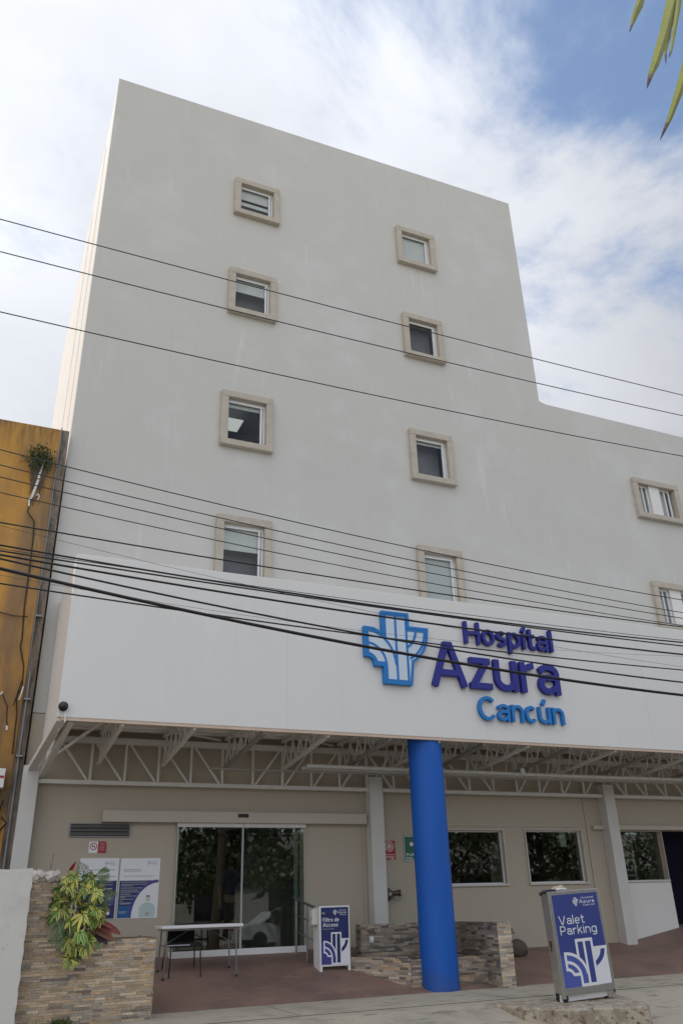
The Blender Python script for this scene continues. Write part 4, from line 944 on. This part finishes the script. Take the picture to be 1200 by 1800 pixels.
m = MB()
for z in (2.44, 2.42, 2.39, 2.37, 2.35, 2.33): flat(m, FW, rect(2.315, 2.40, z, z+.005), .0065)
m.build('small_print', 'p_grey', T)
# alarm sign
T = thing('alarm_sign', 'red fire alarm sign with a round white symbol, left of the green sign', 'sign', (8.11, YT, 2.12))
m = MB(); slab(m, FW, rect(7.965, 8.262, 2.12, 2.512), 0, .008, 0); m.build('plate', 'red', T)
m = MB(); stroke(m, FW, rect(7.972, 8.255, 2.127, 2.505), .008, .008, .0095, closed=True)
for r_ in (.095, .062): stroke(m, FW, ell(8.113, 2.39, r_, r_, 0, 360, 24)[:-1], .016, .008, .0098, closed=True)
flat(m, FW, [(8.113+.042*math.cos(a*PI/8), 2.39+.042*math.sin(a*PI/8)) for a in range(16)], .0100)
flat(m, FW, rect(8.0, 8.23, 2.225, 2.236), .0095); m.build('symbol', 'offwhite', T)
m = MB(); 
for z, a in ((2.19, 8.0), (2.165, 8.0)): flat(m, FW, rect(a, 8.22, z, z+.012), .0095)
flat(m, FW, rect(8.14, 8.19, 2.135, 2.16), .0096); m.build('small_print', 'offwhite', T)
# green meeting point sign
T = thing('meeting_point_sign', 'green and white meeting point sign with four arrows, left of the windows', 'sign', (8.7, YT, 2.1))
m = MB(); slab(m, FW, rect(8.445, 9.10, 2.10, 2.60), 0, .008, 0); m.build('plate', 'green', T)
m = MB(); stroke(m, FW, rect(8.46, 9.085, 2.115, 2.585), .012, .008, .0095, closed=True)
cxx, czz = 8.72, 2.43
for k in range(4):
    a = k*PI/2; c_, s_ = math.cos(a), math.sin(a)
    pts = [(.03, -.016), (.065, -.016), (.065, -.036), (.13, -.036), (.13, .036), (.065, .036), (.065, .016), (.03, .016)]
    flat(m, FW, [(cxx+x*c_-y*s_, czz+x*s_+y*c_) for x, y in pts], .0100)
for x in (8.93, 9.0): flat(m, FW, rect(x-.018, x+.018, 2.33, 2.46), .01); flat(m, FW, [(x+.02*math.cos(q*PI/6), 2.49+.02*math.sin(q*PI/6)) for q in range(12)], .01)
m.build('arrows', 'p_white', T)
text_mesh('lettering', 'PUNTO DE\nREUNION', 'p_white', FW, 8.50, 9.04, 2.135, 2.255, .0085, .0102, T, bold=.01)
# fire department inlet
T = thing('fire_inlet', 'dark twin hose inlet fitted to the ground-floor wall left of the blue column', 'hydrant', (8.02, YT, 1.48))
m = MB(); c0 = (8.00, YT, 1.50)
m.lathe([(.125, 0), (.125, .02), (.09, .03), (.075, .10), (.085, .10), (.085, .15), (.05, .155), (.001, .155)], c0, 24, axis='Y'); m.build('flange', 'brass', T, smooth=False)
m = MB(); m.tube([(8.03, YT-.08, 1.50), (8.12, YT-.13, 1.51), (8.20, YT-.16, 1.515)], [.05, .048, .055], 14); m.tube([(8.185, YT-.155, 1.515), (8.235, YT-.175, 1.517)], .062, 14); m.build('hose_outlet', 'brass', T, smooth=False)
m = MB(); m.tube([(8.22, YT-.17, 1.45), (8.20, YT-.17, 1.38), (8.14, YT-.15, 1.37), (8.08, YT-.12, 1.42)], .006, 6); m.build('chain', 'gmetal', T)
m = MB(); m.lathe([(.03, .155), (.03, .175), (.001, .175)], c0, 12, axis='Y'); m.build('cap', 'chrome', T)

# ------------------------------------------------------------------ folding table and chair
zf = lambda x, y: fz(x, y)
TX0, TX1, TY0, TY1, TZ = 3.25, 4.64, 14.93, 15.50, 1.098
T = thing('folding_table', 'white plastic folding table with grey metal legs in front of the glass door', 'table', (3.95, 15.2, zf(3.9, 15.2)))
m = MB(); m.box(TX0, TX1, TY0, TY1, TZ-.048, TZ); m.build('tabletop', 'white', T, bevel=.014)
m = MB(); m.box(TX0+.06, TX1-.06, TY0+.05, TY1-.05, TZ-.075, TZ-.049); m.build('apron', 'gmetal', T)
for x, xb in ((3.36, 3.33), (4.53, 4.56)):
    for y in (TY0+.07, TY1-.07):
        m = MB(); m.tube([(x, y, TZ-.06), (xb, y, zf(xb, y)+.012)], .013, 8); L_ = m.build('leg', 'gmetal', T)
        m = MB(); m.tube([(xb, y, zf(xb, y)-.004), (xb, y, zf(xb, y)+.03)], .019, 8); m.build('foot_cap', 'black', L_)
m = MB()
for x, xi in ((3.345, 3.78), (4.545, 4.11)):
    zc = .80; m.tube([(x, TY0+.07, zc), (x, TY1-.07, zc)], .009, 6); m.tube([(x, 15.2, zc), (xi, 15.2, TZ-.07)], .009, 6)
m.build('brace', 'gmetal', T)
m = MB(); m.box(3.34, 3.75, 15.0, 15.02, .80, .815); m.build('strap', 'p_grey', T)
T = thing('visitor_chair', 'black stacking chair tucked under the white folding table', 'chair', (3.7, 15.3, zf(3.7, 15.3)))
zs = zf(3.7, 15.3)+.42
m = MB(); m.box(3.45, 3.96, 15.08, 15.50, zs-.03, zs+.035); m.build('seat', 'blackfab', T, bevel=.02)
m = MB(); m.box(3.46, 3.95, 15.50, 15.54, zs+.03, zs+.27, T=Matrix.Translation((0, 0, 0))); m.build('backrest', 'blackfab', T, bevel=.02)
for x, y, tx, ty in ((3.46, 15.10, 3.44, 15.07), (3.95, 15.10, 3.97, 15.07), (3.46, 15.50, 3.43, 15.56), (3.95, 15.50, 3.98, 15.56)):
    m = MB(); m.tube([(x, y, zs), (tx, ty, zf(tx, ty))], .012, 8); m.build('leg', 'black', T)
m = MB(); m.tube([(3.47, 15.52, zs), (3.47, 15.53, zs+.24)], .012, 8); m.tube([(3.94, 15.52, zs), (3.94, 15.53, zs+.24)], .012, 8); m.build('back_frame', 'black', T)

# ------------------------------------------------------------------ access filter sign (cabinet board)
T = thing('access_sign', 'white sign cabinet with a navy panel reading Filtro de Acceso beside the glass door', 'sign', (6.33, 15.1, zf(6.3, 15.1)))
X0, X1, Y0, Y1, Z0, Z1 = 6.045, 6.625, 14.95, 15.26, .275, 1.325
m = MB(); m.box(X0, X1, Y0, Y0+.03, Z0+.10, Z1); m.box(X0, X0+.045, Y0, Y0+.03, Z0, Z0+.10); m.box(X1-.045, X1, Y0, Y0+.03, Z0, Z0+.10); m.build('front_board', 'white', T, bevel=.006)
m = MB(); m.box(X0, X0+.02, Y0+.031, Y1, Z0+.02, Z1-.02); m.box(X1-.02, X1, Y0+.031, Y1, Z0+.02, Z1-.02); m.box(X0+.021, X1-.021, Y0+.031, Y1, Z1-.045, Z1-.02); m.build('cabinet', 'white', T, bevel=.004)
FA = Frame((X0+.025, Y0, Z0+.13), (1, 0, 0), (0, 0, 1)); W_, H_ = X1-X0-.05, 1.05-.155
def brand_panel(F, W_, H_, T, cols, bd, eh_=.53):
    m = MB(); e_x, e_y, e_w = .10*W_, .012*H_, .89*W_; e_h = eh_*H_
    flat(m, F, rect(0, W_, 0, H_), .0015, 0)
    ytop = e_y+e_h*.72; 
    lx = e_x+e_w*.31
    flat(m, F, rect(0, lx+.012, 0, ytop-.01*H_), .0025, 1)
    rx = e_x+e_w*.49
    flat(m, F, [(rx, 0), (W_, 0), (W_, e_y+e_h*.79), (e_x+e_w*.676, e_y+e_h*.79), (e_x+e_w*.676, e_y+e_h*.2), (rx, e_y+e_h*.2)], .0033, 2)
    # arms and inner fills
    flat(m, F, [(e_x+e_w*a, e_y+e_h*b) for a, b in [(0, .377), (0, .73)][::-1]+[]] or [], .003, 1) if False else None
    fill = [(0, .377)] + [(.15, .25), (.31, .25), (.31, 0), (.49, 0)] + ell(0, .2, .475, .53, 4, 90, 12)
    flat(m, F, [(e_x+e_w*a, e_y+e_h*b) for a, b in fill], .0041, 1)
    flat(m, F, [(e_x+e_w*a, e_y+e_h*b) for a, b in [(.49, 0), (.676, 0), (.676, 1), (.49, 1)]], .0049, 3)
    band = ell(.5, .8, .34, .33, -3, -56, 8) + ell(.5, .8, .48, .5, -64, -1, 10)
    flat(m, F, [(e_x+e_w*a, e_y+e_h*b) for a, b in band], .0041, 3)
    m.build('printed_panel', cols, T)
    m = MB(); emblem(m, F, e_x, e_y, e_w, e_h, bd, .005, th=.0008); s_ = H_*.085
    emblem(m, F, W_*.45, H_*.868, s_*.88, s_, s_*.085, .002, th=.0006); o = m.build('emblem', 'p_white', T)
    x = W_*.45; y = H_*.868; s = s_
    stroke_text('lettering', 'Azura', 'p_white', F, x+s*1.05, W_*.92, y+s*.24, s*.46, .15, .0018, .0030, T, rnd=.0002)
    stroke_text('lettering', 'Hospital', 'p_white', F, x+s*1.5, W_*.91, y+s*.82, s*.26, .15, .0018, .0030, T, rnd=.0002)
    stroke_text('lettering', 'CancUn', 'p_white', F, x+s*1.7, W_*.92, y-s*.14, s*.26, .15, .0018, .0030, T, rnd=.0002)
brand_panel(FA, W_, H_, T, ['p_navy', 'p_ind', 'p_white', 'p_navy'], .024)
stroke_text('lettering', 'Filtro de', 'p_white', FA, .035, .345, H_*.745, H_*.072, .15, .002, .0034, T, rnd=.0002)
stroke_text('lettering', 'Acceso', 'p_white', FA, .035, .325, H_*.655, H_*.072, .15, .002, .0034, T, rnd=.0002)
text_mesh('lettering', 'Sanitario / Filter', 'p_grey', FA, .03, .25, H_*.605, H_*.632, .002, .0034, T)
T = thing('soap_dispenser', 'cream wall dispenser hung on the left side of the access sign', 'dispenser', (6.02, 15.1, 1.05))
m = MB(); m.box(5.93, 6.044, 15.02, 15.2, 1.02, 1.28); m.build('body', 'offwhite', T, bevel=.02)
m = MB(); m.box(5.90, 5.935, 15.06, 15.16, 1.14, 1.26); m.box(5.985, 6.02, 15.07, 15.13, 1.0, 1.02); m.build('nozzle', 'p_grey', T, bevel=.006)

# ------------------------------------------------------------------ handrail on the ramp
T = thing('handrail', 'grey metal handrail running down the ramp behind the access sign', 'railing', (6.0, 15.4, zf(6, 15.4)))
def hz(y): return fz(6, y)
m = MB(); m.tube([(5.98, YT-.14, hz(16.0)+.93), (6.08, 15.2, hz(15.2)+.93), (6.12, 14.9, hz(14.9)+.90)], .024, 10); m.build('top_rail', 'gmetal', T, smooth=True)
for k, h in enumerate((.66, .38)):
    m = MB(); m.tube([(5.98, YT-.14, hz(16.0)+h), (6.10, 15.3, hz(15.3)+h)], .015, 8); m.build('rail', 'gmetal', T, smooth=True)
for x, y in ((5.99, 15.98), (6.04, 15.55)):
    m = MB(); m.tube([(x, y, hz(y)-.01), (x, y, hz(y)+.93)], .018, 8); m.lathe([(.045, 0), (.045, .012), (.001, .012)], (x, y, hz(y)), 12); m.build('post', 'gmetal', T)

# ------------------------------------------------------------------ valet sign trolley
T = thing('valet_sign', 'tall aluminium trolley sign reading Valet Parking on the kerb corner', 'sign', (8.68, 11.1, 0))
sx = .02/.95*0+.052
Rz = Matrix.Rotation(math.radians(-2.4), 4, 'Y')      # the trolley leans a little on the uneven kerb
org = Vector((8.215, 11.10, .045)); 
def tv(p): return org + Rz @ Vector(p)
W_, H_ = .955, 1.39
TM = Matrix.Translation(org) @ Rz
m = MB(); fr = .055
m.box(0, fr, 0, .05, .0, H_, T=TM); m.box(W_-fr, W_, 0, .05, .0, H_, T=TM); m.box(fr, W_-fr, .001, .049, H_-.05, H_, T=TM); m.box(fr, W_-fr, .001, .049, .04, .13, T=TM); m.build('frame', 'chrome', T, bevel=.006)
m = MB(); m.box(0.004, .02, .051, .19, .06, H_-.02, T=TM); m.box(W_-.02, W_-.004, .051, .19, .06, H_-.02, T=TM); m.box(.021, W_-.021, .051, .177, H_-.05, H_-.03, T=TM); m.box(.021, W_-.021, .178, .19, .06, H_-.05, T=TM); m.box(.021, W_-.021, .051, .177, .06, .08, T=TM); m.build('case', 'chrome', T, bevel=.004)
m = MB(); m.box(-.004, .0035, .09, .13, .66, .74, T=TM); m.box(-.012, .0035, .11, .12, .60, .70, T=TM); m.build('latch', 'brass', T)
m = MB(); m.box(.022, W_-.022, .06, .18, -.04, .05, T=TM); m.build('base_tray', 'white', T)
FV = Frame(tv((fr, 0, .13)), Rz @ Vector((1, 0, 0)), Rz @ Vector((0, 0, 1)))
m = MB(); slab(m, FV, rect(0, W_-2*fr, 0, H_-.18), -.006, .0005); m.build('panel', 'p_white', T)
pw, ph = W_-2*fr, H_-.18
brand_panel(FV, pw, ph, T, ['p_blue', 'p_blue2', 'p_white', 'p_blue'], .040, .475)
stroke_text('lettering', 'Valet', 'p_white', FV, .065, .535, ph*.668, ph*.098, .115, .002, .0036, T, rnd=.0002)
stroke_text('lettering', 'Parking', 'p_white', FV, .065, .735, ph*.556, ph*.098, .115, .002, .0036, T, rnd=.0002)
for x, y in ((.05, .03), (.03, .15), (W_-.08, .15)):
    m = MB(); p = tv((x, y, -.0)); 
    m.lathe([(.001, -.018), (.042, -.018), (.048, -.008), (.048, .008), (.042, .018), (.001, .018)], (p.x, p.y, .050), 16, axis='Y'); m.box(p.x-.03, p.x+.03, p.y-.028, p.y-.021, .05, .10); m.box(p.x-.03, p.x+.03, p.y+.021, p.y+.028, .05, .10); m.box(p.x-.03, p.x+.03, p.y-.027, p.y+.027, .1005, .115)
    m.build('caster', 'black', T)
m = MB(); m.box(W_-.13, W_-.02, .0, .20, -.035, .04, T=TM); m.build('foot', 'chrome', T)
m = MB(); m.tube([tv((-.08, .1, H_-.03)), tv((-.03, .07, H_-.0)), tv((.10, .04, H_+.012)), tv((.18, .03, H_+.01))], [.024, .026, .026, .018], 8); m.build('handle', 'black', T)
T2_ = thing('cloth_roll', 'folded reddish paper roll lying on top of the valet sign', 'cloth', tuple(tv((.3, .12, H_))))
m = MB(); m.tube([tv((.10, .12, H_-.0)), tv((.22, .10, H_+.045)), tv((.35, .10, H_+.055)), tv((.46, .12, H_+.01))], [.012, .022, .026, .012], 8); m.build('outer_sheet', 'flash', T2_)
m = MB(); m.tube([tv((.16, .09, H_+.012)), tv((.28, .07, H_+.03)), tv((.40, .08, H_+.02))], [.01, .018, .014], 8); m.build('inner_sheet', 'white', T2_)

# ------------------------------------------------------------------ overhead cables
WR = [(7.6,.0062,[0.00151,-0.00549,8.28794],'topmost thin power line crossing in front of the tower'),
(7.6,.0062,[0.00226,-0.00682,7.83943],'second power line from the top, just below the topmost one'),
(7.6,.0062,[0.00288,-0.00773,7.05193],'third power line from the top, alone across the middle of the tower'),
(7.6,.0055,[0.00531,-0.10753,5.41665],'highest of the four thin parallel wires above the canopy'),
(7.55,.0052,[0.00445,-0.10274,5.22946],'second of the four thin parallel wires above the canopy'),
(7.5,.0052,[0.00496,-0.10108,5.0794],'third of the four thin parallel wires above the canopy'),
(7.45,.0048,[0.00491,-0.09351,4.89864],'lowest of the four thin parallel wires above the canopy'),
(7.2,.0068,[0.00296,-0.04319,4.49814],'black cable just above the top edge of the white fascia'),
(7.7,.0018,[0.00646,-0.13548,4.67423],'hair-thin wire slanting steeply across the fascia top'),
(7.3,.0034,[0.00263,-0.03157,4.2916],'fine dark wire along the upper fascia above the paired cables'),
(7.1,.0085,[0.00502,-0.05698,4.24296],'upper of two paired black cables on the upper fascia'),
(7.0,.0075,[0.00284,-0.0393,4.15328],'lower of two paired black cables on the upper fascia'),
(6.9,.0098,[0.00458,-0.0611,4.0777],'black cable passing over the word Hospital'),
(6.8,.0088,[0.00749,-0.12208,4.00133],'sagging black cable just above the thick one'),
(6.6,.0145,[0.00816,-0.13401,3.84201],'thickest black cable, lowest at the right over the big letters'),
(7.0,.0070,[0.00414,-0.0498,3.8631],'flattest black cable crossing the thick one at the left'),
(7.4,.0015,[0.00886,-0.07618,4.08148],'hair-thin pale wire between the lower cables')]
for y, r, (a, b, c), lb in WR:
    m = MB(); pts = [(x*.5, y, a*(x*.5)**2+b*x*.5+c) for x in range(-16, 41)]; m.tube(pts, r, 6)
    tag(m.build('overhead_cable', 'rubber' if r > .0065 else 'wire', smooth=True), lb, 'cable', 'overhead cables crossing the street front')

# ------------------------------------------------------------------ palm tree whose leaf tips hang into the top right corner
T = thing('coconut_palm', 'palm whose yellow-green leaf tips hang into the top right corner of the sky', 'palm', (8.2, 2.4, -.3))
m = MB(); pts = [(8.2+.25*math.sin(z*.35), 2.4, -.3+z) for z in [0, .4, 1, 2, 3, 4, 5, 6, 7, 8, 9, 10, 11]]; m.tube(pts, [.26, .22, .17, .16, .155, .15, .15, .145, .14, .14, .14, .15, .12], 14); m.build('trunk', 'bark', T, smooth=True)
crown = Vector((8.0, 2.4, 10.6))
Gc, Rc = (.30, .31, .03), (.10, .015, .02)
def hang(mb, pts, w):
    P_ = [Vector(p) for p in pts]; n_ = len(P_); f_ = []
    for i in range(n_-1):
        for s_ in range(4): t = s_/4; f_.append(P_[i].lerp(P_[i+1], t))
    f_.append(P_[-1]); n_ = len(f_); rows = []
    for i, p in enumerate(f_):
        d = (f_[min(i+1, n_-1)]-f_[max(i-1, 0)]).normalized(); vd = (p-Vector((0, 0, 1.4))).normalized(); s_ = d.cross(vd).normalized(); s_ = (s_+Vector((.2, .3, 0))).normalized()
        t = i/(n_-1); ww = w*(1-t)**.75+.003; nn_ = s_.cross(d); rows.append([p-s_*ww/2+nn_*ww*.25, p, p+s_*ww/2+nn_*ww*.25])
    for i in range(n_-1):
        t = i/(n_-1); k = min(1, max(0, (t-.74)/.1)); g = random.uniform(.92, 1.08)
        c1 = tuple((a*(1-k)+b*k)*g for a, b in zip(Gc, Rc)); c2 = tuple(q*.72 for q in c1)
        mb.poly([rows[i][0], rows[i][1], rows[i+1][1], rows[i+1][0]], 0, c1); mb.poly([rows[i][1], rows[i][2], rows[i+1][2], rows[i+1][1]], 0, c2)
m = MB(); tips = [[(4.899, 3.2, 9.573), (4.621, 3.2, 8.873), (4.457, 3.2, 8.513), (4.372, 3.2, 8.281)], [(4.951, 3.25, 9.607), (4.692, 3.25, 8.917), (4.535, 3.25, 8.60), (4.42, 3.25, 8.36)],
    [(5.458, 3.2, 10.129), (5.113, 3.2, 9.172), (4.855, 3.2, 8.557), (4.601, 3.2, 8.0), (4.488, 3.2, 7.776), (4.379, 3.2, 7.532)], [(5.358, 3.22, 9.871), (5.105, 3.22, 9.167), (4.907, 3.22, 8.545), (4.799, 3.22, 8.285), (4.74, 3.22, 8.05)],
    [(5.548, 3.2, 9.256), (5.08, 3.2, 8.32), (4.793, 3.2, 7.712), (4.578, 3.2, 7.285), (4.364, 3.2, 6.902)], [(5.432, 3.18, 9.919), (5.10, 3.18, 9.0), (4.95, 3.18, 8.6), (4.82, 3.18, 8.25), (4.75, 3.18, 8.1)]]
for p, w_ in zip(tips, (.07, .06, .15, .06, .12, .06)): hang(m, p, w_)
# hanging leaflets joined to the frond's rib above the picture
rib = [crown, Vector((7.0, 2.75, 11.1)), Vector((6.0, 3.1, 10.7)), Vector((5.35, 3.25, 10.0)), Vector((4.95, 3.3, 9.65))]
m2 = MB(); m2.tube(rib, [.035, .03, .022, .014, .006], 8)
for i in range(34):
    t = i/34; k = t*3.2; j = int(k); p = rib[j].lerp(rib[j+1], k-j)
    q_ = p+Vector((random.uniform(-.1, .35), random.uniform(-.3, .3), -random.uniform(.5, .8)))
    if q_.x > 6.2: hang(m, [tuple(p), tuple(p.lerp(q_, .5)+Vector((.05, 0, .05))), tuple(q_)], .045)
for k in range(11):
    a = math.radians(-100+k*26); d = Vector((math.cos(a), math.sin(a), 0))
    if d.x < .05 and d.y > -.2: continue
    rb = [crown+d*s_*2.6+Vector((0, 0, .9*s_-1.9*s_*s_)) for s_ in (0, .25, .5, .75, 1)]; m2.tube(rb, [.03, .025, .02, .012, .005], 6)
    for i in range(40):
        t = .1+.9*i/40; kk = t*4; j = min(3, int(kk)); p = rb[j].lerp(rb[j+1], kk-j); sd_ = Vector((-d.y, d.x, 0))*(1 if i % 2 else -1)
        q_ = p+sd_*.45+d*.15+Vector((0, 0, -.45)); hang(m, [tuple(p), tuple(p.lerp(q_, .5)+Vector((0, 0, .08))), tuple(q_)], .045)
m.build('fronds', 'palmleaf', T); m2.build('frond_ribs', 'bark', T)

# ------------------------------------------------------------------ person inside behind the glass door
def skin_body(name, joints, edges, m_, parent=None, sub=2):
    me = bpy.data.meshes.new(name); me.from_pydata([j[0] for j in joints], edges, []); o = bpy.data.objects.new(name, me); C.objects.link(o)
    o.modifiers.new('skin', 'SKIN'); 
    for v, j in zip(me.skin_vertices[0].data, joints): v.radius = j[1] if isinstance(j[1], tuple) else (j[1], j[1])
    me.skin_vertices[0].data[0].use_root = True
    sb = o.modifiers.new('sub', 'SUBSURF'); sb.levels = sb.render_levels = sub
    dg = bpy.context.evaluated_depsgraph_get(); bpy.context.view_layer.update(); dg = bpy.context.evaluated_depsgraph_get()
    m2_ = bpy.data.meshes.new_from_object(o.evaluated_get(dg)); bpy.data.objects.remove(o); bpy.data.meshes.remove(me)
    m2_.materials.clear(); m2_.materials.append(MT[m_]); m2_.polygons.foreach_set('use_smooth', [True]*len(m2_.polygons))
    o = bpy.data.objects.new(name, m2_); C.objects.link(o)
    if parent: o.parent = parent; o.matrix_parent_inverse = wm(parent).inverted()
    return o
px, py, pz = 5.06, 17.25, .58
Pn = thing('person', 'person in a dark blue top with dark hair standing inside behind the glass door', 'person', (px, py, pz))
def J(x, y, z, r): return ((px+x, py+y, pz+z), r)
jt = [J(0, 0, .95, (.14, .11)), J(0, 0, 1.12, (.13, .10)), J(0, 0, 1.32, (.15, .11)), J(0, 0, 1.42, (.08, .07)), J(0, 0, 1.48, (.05, .05)), J(0, -.01, 1.56, (.075, .085)), J(0, -.01, 1.64, (.07, .085)),
      J(-.18, 0, 1.38, .055), J(-.23, -.01, 1.12, .042), J(-.22, -.08, .90, .032), J(-.22, -.10, .84, .03), J(.18, 0, 1.38, .055), J(.23, -.01, 1.12, .042), J(.22, -.08, .90, .032), J(.22, -.10, .84, .03),
      J(-.09, 0, .85, .085), J(-.10, -.01, .48, .058), J(-.10, .01, .09, .04), J(-.10, -.13, .035, .035), J(.09, 0, .85, .085), J(.10, -.01, .48, .058), J(.10, .01, .09, .04), J(.10, -.13, .035, .035)]
ed = [(0, 1), (1, 2), (2, 3), (3, 4), (4, 5), (5, 6), (2, 7), (7, 8), (8, 9), (9, 10), (2, 11), (11, 12), (12, 13), (13, 14), (0, 15), (15, 16), (16, 17), (17, 18), (0, 19), (19, 20), (20, 21), (21, 22)]
for sg in (-1, 1):
    hnd = 10 if sg < 0 else 14
    for k in range(4):
        b_ = len(jt); jt.append(J(sg*.22+(k-1.5)*.018, -.11, .79, .009)); jt.append(J(sg*.22+(k-1.5)*.02, -.125, .745-.008*abs(k-1.5), .008)); ed += [(hnd, b_), (b_, b_+1)]
    b_ = len(jt); jt.append(J(sg*.22-sg*.035, -.12, .81, .01)); ed.append((hnd, b_))
jb = [(p_, tuple(q_*.8 for q_ in (r_ if isinstance(r_, tuple) else (r_, r_)))) if i in (0, 1, 2, 7, 11, 15, 16, 17, 19, 20, 21) else (p_, r_) for i, (p_, r_) in enumerate(jt)]
skin_body('body', jb, ed, 'skin', Pn)
def cloth(idx, grow, name, m_):
    j2 = [(jt[i][0], tuple(r_*grow+.012 for r_ in (jt[i][1] if isinstance(jt[i][1], tuple) else (jt[i][1], jt[i][1])))) for i in idx]
    e2 = [(idx.index(a), idx.index(b)) for a, b in ed if a in idx and b in idx]; return skin_body(name, j2, e2, m_, Pn)
cloth([0, 1, 2, 3, 7, 8, 11, 12], 1.06, 'shirt', 'navycloth'); cloth([0, 15, 16, 17, 19, 20, 21], 1.08, 'trousers', 'darkcloth')
m = MB(); m.lathe([(.001, .135)] + [(.112*math.sin(math.radians(a)), .135*math.cos(math.radians(a))) for a in range(15, 100, 14)] + [(.108, -.04), (.085, -.12)], (px, py+.02, pz+1.62), 18); m.build('hair', 'hair', Pn, smooth=True)
m = MB()
for sg in (-1, 1):
    m.lathe([(.001, .008), (.008, .004), (.009, 0)], (px+sg*.03, py-.087, pz+1.61), 8, axis='Y', mi=1)
    m.box(px+sg*.078-.008, px+sg*.078+.008, py-.02, py+.01, pz+1.57, pz+1.63, 0)
m.box(px-.009, px+.009, py-.115, py-.08, pz+1.565, pz+1.60, 0); m.box(px-.025, px+.025, py-.092, py-.085, pz+1.53, pz+1.538, 2)
m.build('face_features', ['skin', 'white', 'red'], Pn, bevel=.002)

# ------------------------------------------------------------------ far side of the street (seen in the glass)
def tree(name, label, x, y, h, r, seed):
    random.seed(seed); T = thing(name, label, 'tree', (x, y, -.2), 'street trees reflected in the glass')
    m = MB(); m.tube([(x, y, -.2), (x+.1, y, 1.2), (x, y+.1, 2.4), (x+.2, y, h*.55)], [.22, .17, .15, .08], 10)
    for k in range(6):
        a = k*PI/3; m.tube([(x, y+.1, 2.2+k*.15), (x+math.cos(a)*r*.4, y+math.sin(a)*r*.4, 3.2+k*.2), (x+math.cos(a)*r*.75, y+math.sin(a)*r*.75, h*.6)], [.09, .06, .03], 6)
    m.build('trunk', 'bark', T, smooth=True)
    m = MB(); blobs = [(Vector((x, y, h*.62)) + Vector((random.uniform(-1, 1)*r*.72, random.uniform(-1, 1)*r*.72, random.uniform(-.32, .36)*h)), random.uniform(.28, .46)*r) for _ in range(30)]
    for c, rr in blobs:
        g = random.uniform(.6, 1.5)
        for _ in range(120):
            d = rnd_unit(); p = c+d*rr*random.uniform(.6, 1.05); k = rnd_unit()*.21; s_ = rnd_unit()*.14
            gg = g*random.uniform(.7, 1.3); m.poly([p-k, p+s_, p+k, p-s_], 0, (.065*gg, .085*gg, .03*gg))
    m.build('crown', 'leaf', T)
for i, (x, y, h, r) in enumerate(((7, -13, 7.5, 3.4), (13, -12.5, 8.5, 3.8), (19.5, -13.5, 8, 3.6), (26, -13, 9, 4.2), (34, -14, 8.5, 4.2), (44, -14, 9, 4.8))):
    tree('street_tree', ['short round', 'tall spreading', 'mid-sized', 'large dense', 'broad', 'far wide-crowned'][i]+' street tree across the road, mirrored in the entrance glass', x, y, h, r, 40+i)
random.seed(3)
T = thing('pale_building', 'low pale building across the road behind the street trees', 'building', (25, -22, -.3))
m = MB(); m.box(2, 60, -24, -20, -.3, 5.5); m.build('wall', 'tower', T)
m = MB()
for k in range(12): m.box(4+k*4.6, 6.4+k*4.6, -19.99, -19.9, .6, 2.8)
m.build('window', 'carglass', T)
m = MB(); m.box(3, 59, -19.89, -19.5, 2.95, 3.5); m.build('sign_band', 'white', T)
T = thing('parked_car', 'white parked car across the road mirrored in the right door leaf', 'car', (13.6, -5.6, -.3))
def car(T, x, y):
    z = -.3; prof = [(-2.1, .35), (-2.15, .72), (-1.95, .86), (-1.35, .95), (-.75, 1.38), (.55, 1.42), (1.25, 1.0), (1.95, .86), (2.15, .68), (2.12, .35)]
    m = MB(); hw = .82
    for i in range(len(prof)):
        a, b = prof[i], prof[(i+1) % len(prof)]
        m.poly([(x+a[0], y-hw, z+a[1]), (x+a[0], y+hw, z+a[1]), (x+b[0], y+hw, z+b[1]), (x+b[0], y-hw, z+b[1])])
    m.poly([(x+a, y+hw, z+b) for a, b in prof]); m.poly([(x+a, y-hw, z+b) for a, b in reversed(prof)]); m.build('body', 'carwhite', T, bevel=.04)
    m = MB()
    for s_ in (-1, 1): m.poly([(x-1.2, y+s_*(hw+.01), z+.97), (x-.7, y+s_*(hw+.01), z+1.32), (x+.5, y+s_*(hw+.01), z+1.35), (x+1.1, y+s_*(hw+.01), z+.99)])
    m.build('side_window', 'carglass', T)
    for dx in (-1.35, 1.35):
        for s_ in (-1, 1):
            m = MB(); c_ = (x+dx, y+s_*(hw-.05)+.1, z+.32); m.lathe([(.001, 0), (.2, 0), (.32, .02), (.33, .1), (.32, .19), (.2, .2), (.001, .2)], c_, 20, axis='Y'); m.build('wheel', 'black', T)
    m = MB(); m.box(x-2.17, x-2.12, y-.75, y-.45, z+.66, z+.8); m.box(x-2.17, x-2.12, y+.45, y+.75, z+.66, z+.8); m.build('tail_light', 'red', T)
car(T, 13.6, -5.6)
